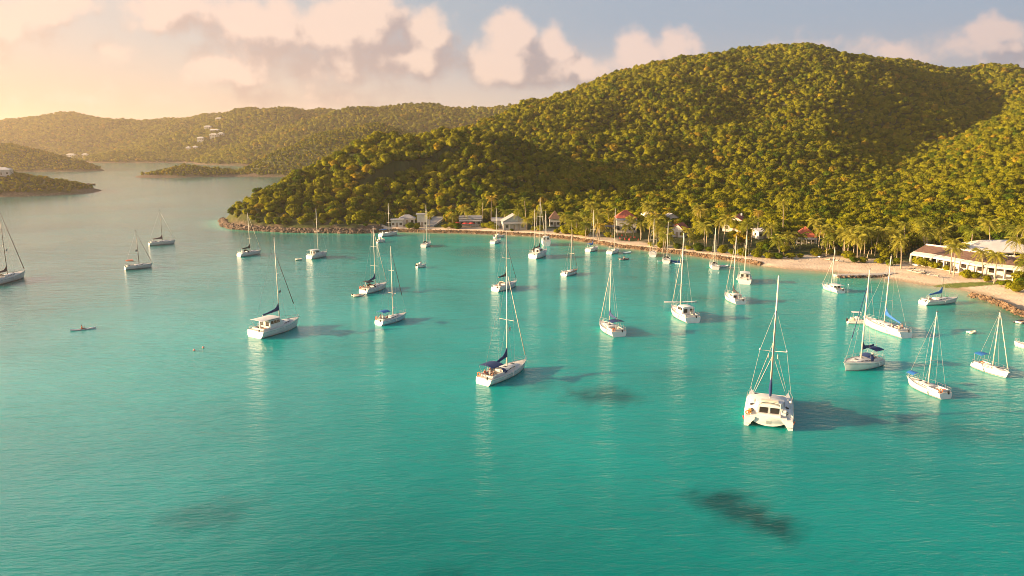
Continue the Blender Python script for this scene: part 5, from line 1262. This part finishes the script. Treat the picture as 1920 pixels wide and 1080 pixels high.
# --- big white hip roof behind it
def pavilion():
    p = PY(1862, 470, 228); z0 = hz(p.x, p.y); rt = empty('pavilion', (p.x, p.y, z0), -.12); tag(rt, 'wide pavilion with large white hipped roof behind the restaurant wing', 'pavilion')
    w, d = 26, 13; top = PY(1862, 449, 228).z-z0; ev = PY(1862, 473, 221).z-z0
    a, b = w/2, d/2
    MB().add([(-a,-b,ev),(a,-b,ev),(a,b,ev),(-a,b,ev),(-a*.32,0,top-.2),(a*.32,0,top+.0),(-a,-b,ev-.35),(a,-b,ev-.35),(a,b,ev-.35),(-a,b,ev-.35)],
             [(0,1,5,4),(1,2,5),(2,3,4,5),(3,0,4),(6,7,1,0),(7,8,2,1),(8,9,3,2),(9,6,0,3),(9,8,7,6)]).build('roof', M['whiteroof'], rt)
    MB().box((0, 1.5, (ev-1)/2), (w-4, d-5, ev+.4)).build('wall', M['wallgrey'], rt)
    for k in range(9):
        for s in (-1,): MB().box((lerp(-a+.6, a-.6, k/8), s*(b-.6), (ev-.35-1)/2), (.35,.35,ev-.35+1)).build('column', M['wall'], rt)
    for k in range(7): MB().box((lerp(-a+3.2, a-3.2, k/6), -b+3.96, ev-1.6), (2.2,.08,1.4)).build('window', M['glass'], rt)
    MB().box((-a-4, 1, ev*.5-.8), (9, 5, ev)).build('flat_annexe', M['wallgrey'], rt); MB().box((-a-6, -.5, ev-.1), (1.2,1.2,1.2)).build('roof_vent', M['wall'], rt)
pavilion()
# --- stairway / ramp
def stairway():
    a, b = gz(800, 425), PY(842, 398, 372); zb = hz(b.x, b.y); rt = empty('stairway', tuple(a)); tag(rt, 'wide pale concrete stairway climbing right from the rock wall between trees', 'stairway')
    d = Vector((b.x-a.x, b.y-a.y, 0)); L = d.length; d.normalize(); n = Vector((-d.y, d.x, 0)); mb = MB(); N = 26; rise = max(3.0, b.z-a.z)
    for i in range(N):
        q = d*(L*(i+.5)/N); zt = .15+rise*i/N; mb.box((q.x, q.y, zt/2-1), (L/N*1.0, 6.0, zt+2), math.atan2(d.y, d.x))
    mb.build('steps', M['concrete'], rt)
    for s in (-1, 1):
        MB().loft([[d*(L*t)+n*s*k+Vector((0,0,rise*t+h)) for k, h in ((3.02,-2),(3.02,.55),(3.28,.55),(3.28,-2))] for t in (0, .5, 1)], True, True).build('side_wall', M['wall'], rt)
        MB().tube([d*(L*t)+n*s*3.15+Vector((0,0,rise*t+1.25)) for t in (0,.5,1)], .05, 5).build('handrail', M['timber'], rt)
stairway()
# ================================================================ rocks
def rock_run(name, label, pts, wid, hgt, n, sz, m='rock', cat='sea wall', seed=4, kind=None):
    """pts: world polyline (Vector) ; boulders heaped along it"""
    rs = random.Random(seed); seg = [(pts[i], pts[i+1], (pts[i+1]-pts[i]).length) for i in range(len(pts)-1)]; tot = sum(s[2] for s in seg); mb = MB()
    bm = bmesh.new(); bmesh.ops.create_icosphere(bm, subdivisions=1, radius=1); bv = [v.co.copy() for v in bm.verts]; bf = [tuple(v.index for v in f.verts) for f in bm.faces]; bm.free()
    for k in range(n):
        u = rs.random()*tot
        for a, b, l in seg:
            if u <= l: break
            u -= l
        p = a.lerp(b, min(1, u/l)); d = (b-a).normalized(); nn = Vector((-d.y, d.x, 0))
        o = rs.uniform(-1, 1); zz = hgt*(1-abs(o)**1.5)*rs.uniform(.5, 1.05); c = p+nn*o*wid+Vector((0,0,zz-.1)); s = sz*rs.uniform(.5, 1.35)
        sx, sy, szz = s*rs.uniform(.8,1.3), s*rs.uniform(.7,1.1), s*rs.uniform(.55,.85); ro = Matrix.Rotation(rs.random()*6.28, 3, 'Z') @ Matrix.Rotation(rs.uniform(-.5,.5), 3, 'X')
        mb.add([c+ro @ Vector((v.x*sx*rs.uniform(.8,1.15), v.y*sy*rs.uniform(.8,1.15), v.z*szz*rs.uniform(.8,1.15))) for v in bv], bf)
    o = mb.build(name, M[m], None); tag(o, label, cat, None, kind); return o
def coastpts(i0, i1, inland=1.2):
    out = []
    for i in range(i0, i1+1):
        p = Vector((CO[i].x, CO[i].y, 0)); t = Vector((CO[min(i+1, len(CO)-1)].x-CO[max(i-1,0)].x, CO[min(i+1, len(CO)-1)].y-CO[max(i-1,0)].y, 0)).normalized(); n = Vector((-t.y, t.x, 0))
        if n.y < 0: n = -n
        out.append(p+n*inland)
    return out
rock_run('sea_wall', 'long low wall of brown boulders between the promenade and the bay', coastpts(7, 21, 1.0), 1.1, 1.2, 5200, .36)
rock_run('shore_rocks', 'dark tumbled rocks along the waterline of the headland', coastpts(0, 7, .4), 2.2, 1.5, 1700, .95, 'rockcliff', 'rocks', 8)
GR = [gz(1820, 549), gz(1850, 555), gz(1880, 566), gz(1918, 584), G(1975, 612, 0)]
rock_run('boulder_groyne', 'curved band of golden brown boulders on the beach at the right edge', [Vector((p.x, p.y, .5)) for p in GR], 1.3, .8, 700, .32, 'rock', 'groyne', 9)
jt = [G(1566, 519.5, 0), G(1610, 519, 0), G(1650, 518, 0), G(1694, 514, 0)]
jo = MB().loft([[p+Vector((0,dy,z)) for dy, z in ((-1.5,-1),(-1.3,.75),(1.3,.75),(1.5,-1))] for p in jt], True, True).build('stone_jetty', M['concrete']); tag(jo, 'low straight stone jetty lying along the beach edge', 'jetty')
rock_run('jetty_rocks', 'line of grey rocks along the seaward side of the stone jetty', [p+Vector((0,-1.2,.1)) for p in jt], .7, .55, 240, .40, 'rockcliff', 'rocks', 10)
for k, (px, py, L_) in enumerate(((124,341.5,7),(165,347,13))):
    c = G(px, py); pts = [c+Vector((-L_/2,0,0)), c+Vector((L_/2,0,0))]
    rock_run('islet_rock', ('small dark rock in the channel closer to the left island', 'long flat dark rock in the channel, farther from the left island')[k], pts, 1.5, .9, 26, 1.3, 'rockcliff', 'rock', 20+k)

# ================================================================ palms
def frond(L, droop, lift, nl=15, wid=.62, rs=random):
    mb = MB(); pts = []
    for i in range(9):
        t = i/8; pts.append(Vector((L*t*(1-.18*t*droop), 0, L*(lift*t-(.35+.55*droop)*t*t))))
    mb.tube(pts, [.035*(1-.8*i/8) for i in range(9)], 4)
    for i in range(1, nl+1):
        t = .10+.90*i/nl; f = t*8; a = pts[min(7, int(f))].lerp(pts[min(8, int(f)+1)], f-int(f)); dr = (pts[min(8, int(f)+1)]-pts[max(0, int(f)-0)]); dr = dr.normalized() if dr.length > 0 else Vector((1,0,0))
        w = wid*math.sin(math.pi*min(1, t*.9+.08))**.7*rs.uniform(.85, 1.1)
        for s in (-1, 1):
            tip = a+Vector((0, s*w, 0))+dr*w*.55+Vector((0,0,-w*rs.uniform(.35,.75))); b = a+dr*.13
            mb.add([a, a.lerp(tip, .5)+dr*.09+Vector((0,0,.03)), tip, a.lerp(tip, .5)-dr*.09+Vector((0,0,.0)), b], [(0,3,2,1)])
    return mb
def palm_proto(seed, nf=20, L=2.6):
    rs = random.Random(seed); cr = MB()
    for k in range(nf):
        a = k*2.39996+rs.uniform(-.15,.15); q = k/nf; lift = lerp(1.0, -.25, q)+rs.uniform(-.1,.1); dr = lerp(.55, 1.15, q)
        f = frond(L*rs.uniform(.85,1.1), dr, lift, 15, .60, rs); Rm = Matrix.Rotation(a, 3, 'Z') @ Matrix.Rotation(rs.uniform(-.25,.25), 3, 'X')
        cr.add([Rm @ Vector(v) for v in f.v], f.f)
    for k in range(5): cr.ball((.18*math.cos(k*1.26), .18*math.sin(k*1.26), -.22), .11, 5)
    me = bpy.data.meshes.new('crown'); me.from_pydata(cr.v, [], cr.f); me.materials.append(M['palm']); me.update(); return me
PCR = [palm_proto(1), palm_proto(2, 24, 2.7), palm_proto(3, 15, 2.4), palm_proto(4, 18, 2.9)]
def palm_trunk(seed, h, lean):
    rs = random.Random(seed); a = rs.random()*6.28; pts = []; rr = []
    for i in range(13):
        t = i/12; o = lean*h*(t**1.8); pts.append((math.cos(a)*o, math.sin(a)*o, -.4+(h+.4)*t)); rr.append((.17-.07*t+(.08 if i == 0 else 0))*(1+.06*(i % 2)))
    m = MB().tube(pts, rr, 7); return m, pts[-1]
PLAB = [(900, 'slender palm among the grey houses at the headland end of the village', 'palms by the headland'), (1080, 'tall palm behind the rock wall near the grey gabled house', 'palms by the gabled house'),
        (1260, 'palm behind the rock wall around the red-roofed two-storey house', 'palms by the red-roofed house'), (1480, 'golden palm rising among the red gabled cottages', 'palms by the cottages'),
        (1700, 'tall palm standing on the sand behind the stone jetty', 'palms behind the jetty'), (9999, 'tall palm standing in front of or behind the beach restaurant', 'palms round the restaurant')]
SPEC = {1467:'tall palm with narrow drooping head alone against the dark trees', 1781:'leaning tall palm at the left end of the colonnade', 1864:'full-headed palm on the sand in front of the colonnade', 1898:'feathery date palm in front of the white hipped roof',
        1855:'big golden palm rising behind the white hipped roof', 1689:'full palm on the beach between the jetty and the round tree', 1607:'palm on the beach directly above the stone jetty', 1730:'palm with bushy golden head behind the left end of the restaurant'}
for i, (px, by, cy, v, f) in enumerate(PALMS):
    p = gz(px, by); h = max(3.0, (by-cy)/FPX*math.hypot(p.x, p.y, CAMH-p.z))
    lb, gp = next((l, g) for lim, l, g in PLAB if px < lim)
    e = empty('palm_tree', (p.x, p.y, p.z)); tag(e, SPEC.get(px, lb) if f or px in (1467,) else lb, 'palm tree', gp)
    tm_, tip = palm_trunk(i, h, .05+.10*((i*7) % 5)/4); tm_.build('trunk', M['palmtrunk'], e, True)
    c = bpy.data.objects.new('crown', PCR[v]); COL.objects.link(c); c.parent = e; c.location = tip; k = 1.12+.34*((i*13) % 7)/6; c.scale = (k, k, k); c.rotation_euler = (0, 0, i*1.7)
# dead leaning palm stump
p = gz(1625, 489); st = MB().tube([(0,0,-.3),(.15,0,1.5),(.5,0,3.4)], [.26,.18,.05], 7).build('dead_palm', M['palmtrunk'], None, True, (p.x, p.y, p.z)); tag(st, 'bare leaning dead palm trunk on the beach', 'palm trunk')

# ================================================================ low shrubs on the sand
SHR = [(768,428,2.6),(781,428,2.2),(848,428,2.8),(858,429,2.2),(908,427,2.6),(918,428,3.0),(928,430,2.2),(1012,433,2.8),(1060,438,3.2),(1085,441,3.4),(1096,443,2.8),(1140,444,2.0),(835,428,2.2),(1000,432,1.6),(1075,440,2.4),(1045,437,1.9),(1310,470,2.6),(1330,472,2.2),(1355,474,2.4),(1375,478,2.2),(1395,480,2.8),(1270,466,2.0),(1290,468,1.8),(1420,482,2.6),(1440,484,2.2),(1460,485,2.0),(1240,464,2.2),(1222,462,1.8),
       (1531,480,2.4),(1556,477,2.2),(1568,478,1.6),(1590,484,2.4),(1602,492,2.0),(1618,492,1.6),(1650,494,2.2),(1668,498,2.0),(1682,494,1.8),(1735,500,2.9),(1722,496,2.4),(1752,503,2.2),(1775,507,1.6),(1812,520,2.2),(1828,522,2.0),(1850,527,1.4),
       (1878,535,1.6),(1887,533,1.3),(1905,545,2.6),(1918,540,3.0),(1912,530,2.6),(960,433,1.2),(1150,446,1.4),(1482,484,1.8),(1500,483,1.6)]
for i, (px, py, s) in enumerate(SHR):
    p = gz(px, py); e = empty('shrub', (p.x, p.y, p.z-.1), i*1.1)
    z_ = ('rounded green shrub on the promenade behind the rock wall', 'shrubs behind the rock wall') if px < 1480 else ('rounded green bush on the sand behind the stone jetty', 'bushes behind the jetty') if px < 1700 else ('rounded sea-grape bush on the sand in front of the restaurant', 'bushes by the restaurant')
    tag(e, z_[0], 'shrub', z_[1]); c = bpy.data.objects.new('foliage', CROWNS[i % 5]); COL.objects.link(c); c.parent = e; c.location = (0,0,s*.42); c.scale = (s*.95, s*.85, s*.75)
    st = bpy.data.objects.new('stem', TRUNKS[i % 2]); COL.objects.link(st); st.parent = e; st.scale = (s*.6, s*.6, s*.4)
# ================================================================ things on the sand
def lounger(px, py, rz, m, lb, gp):
    p = gz(px, py); e = empty('sun_lounger', (p.x, p.y, p.z), rz); tag(e, lb, 'lounger', gp)
    MB().box((0,0,.34), (1.9,.66,.08)).build('seat', M[m], e); MB().add([(.5,-.33,.38),(.5,.33,.38),(1.05,.33,.85),(1.05,-.33,.85),(.5,-.33,.30),(.5,.33,.30),(1.1,.33,.80),(1.1,-.33,.80)], [(0,1,2,3),(7,6,5,4),(0,4,5,1),(1,5,6,2),(2,6,7,3),(3,7,4,0)]).build('backrest', M[m], e)
    for a in (-.8,.8):
        for b in (-.28,.28): MB().box((a,b,.15), (.06,.06,.34)).build('leg', M['timber'], e)
for i, (px, py) in enumerate([(1706,509),(1714,511),(1722,513),(1730,515),(1738,516),(1746,518),(1754,519),(1710,506),(1719,508),(1728,510),(1552,488),(1560,489),(1568,490),(1576,491),(1470,485),(1480,486)]):
    lounger(px, py, -1.2+.2*(i % 3), ('cream','wallgrey','cream','black')[i % 4], 'beach lounger in the row on the sand left of the lawn' if px > 1690 else 'beach lounger on the sand behind the bushes left of the jetty', 'loungers by the lawn' if px > 1690 else 'loungers left of the jetty')
def umbrella(px, py, m, lb, gp=None, r=1.6, h=2.4):
    p = gz(px, py); e = empty('beach_umbrella', (p.x, p.y, p.z)); tag(e, lb, 'umbrella', gp); MB().tube([(0,0,-.2),(0,0,h)], .035, 6).build('pole', M['timber'], e)
    rg = [[(rr*math.cos(k*math.pi/4), rr*math.sin(k*math.pi/4), z) for k in range(8)] for rr, z in ((r, h-.55),(r*.55, h-.18),(.03, h))]
    MB().loft(rg, True, False).build('canopy', M[m], e)
for px, py in ((859,426),(873,427),(884,427)): umbrella(px, py, 'red', {859:'red umbrella leftmost of three by the veranda house',873:'red umbrella between two others by the veranda house',884:'red umbrella rightmost of three by the veranda house'}[px], 'red umbrellas by the veranda house')
umbrella(1145, 437, 'black', 'very wide dark thatched umbrella beside the red-roofed house', None, 3.9, 3.4)
for i, (px, py) in enumerate([(1150,441),(1158,443),(1166,444),(1174,446),(1182,447),(1190,448),(1163,449),(1172,451),(1180,452),(1145,446),(1196,452)]):
    p = gz(px, py); e = empty('garden_chair', (p.x, p.y, p.z), i*.9); tag(e, 'small red chair on the terrace below the red-roofed house', 'chair', 'red chairs on the terrace')
    MB().box((0,0,.42), (.5,.5,.07)).build('seat', M['red'], e); MB().box((-.24,0,.72), (.06,.5,.55)).build('backrest', M['red'], e)
    for a in (-.2,.2):
        for b in (-.2,.2): MB().box((a,b,.18), (.05,.05,.42)).build('leg', M['timber'], e)
# small boats pulled up on the sand
for i, (px, py, az) in enumerate([(1720,505,60),(1541,489,70),(1490,488,80)]):
    p = gz(px, py); dinghy(('grey dinghy pulled up on the sand near the loungers', 'dark dinghy on the sand beside the bush left of the jetty', 'grey dinghy on the sand near the end of the rock wall')[i], (px, py), az, 3.2, ('rubber','rubberdark','rubber')[i], False, z=p.z)
    o = bpy.data.objects[[q.name for q in bpy.data.objects if q.name.startswith('dinghy')][-1]]
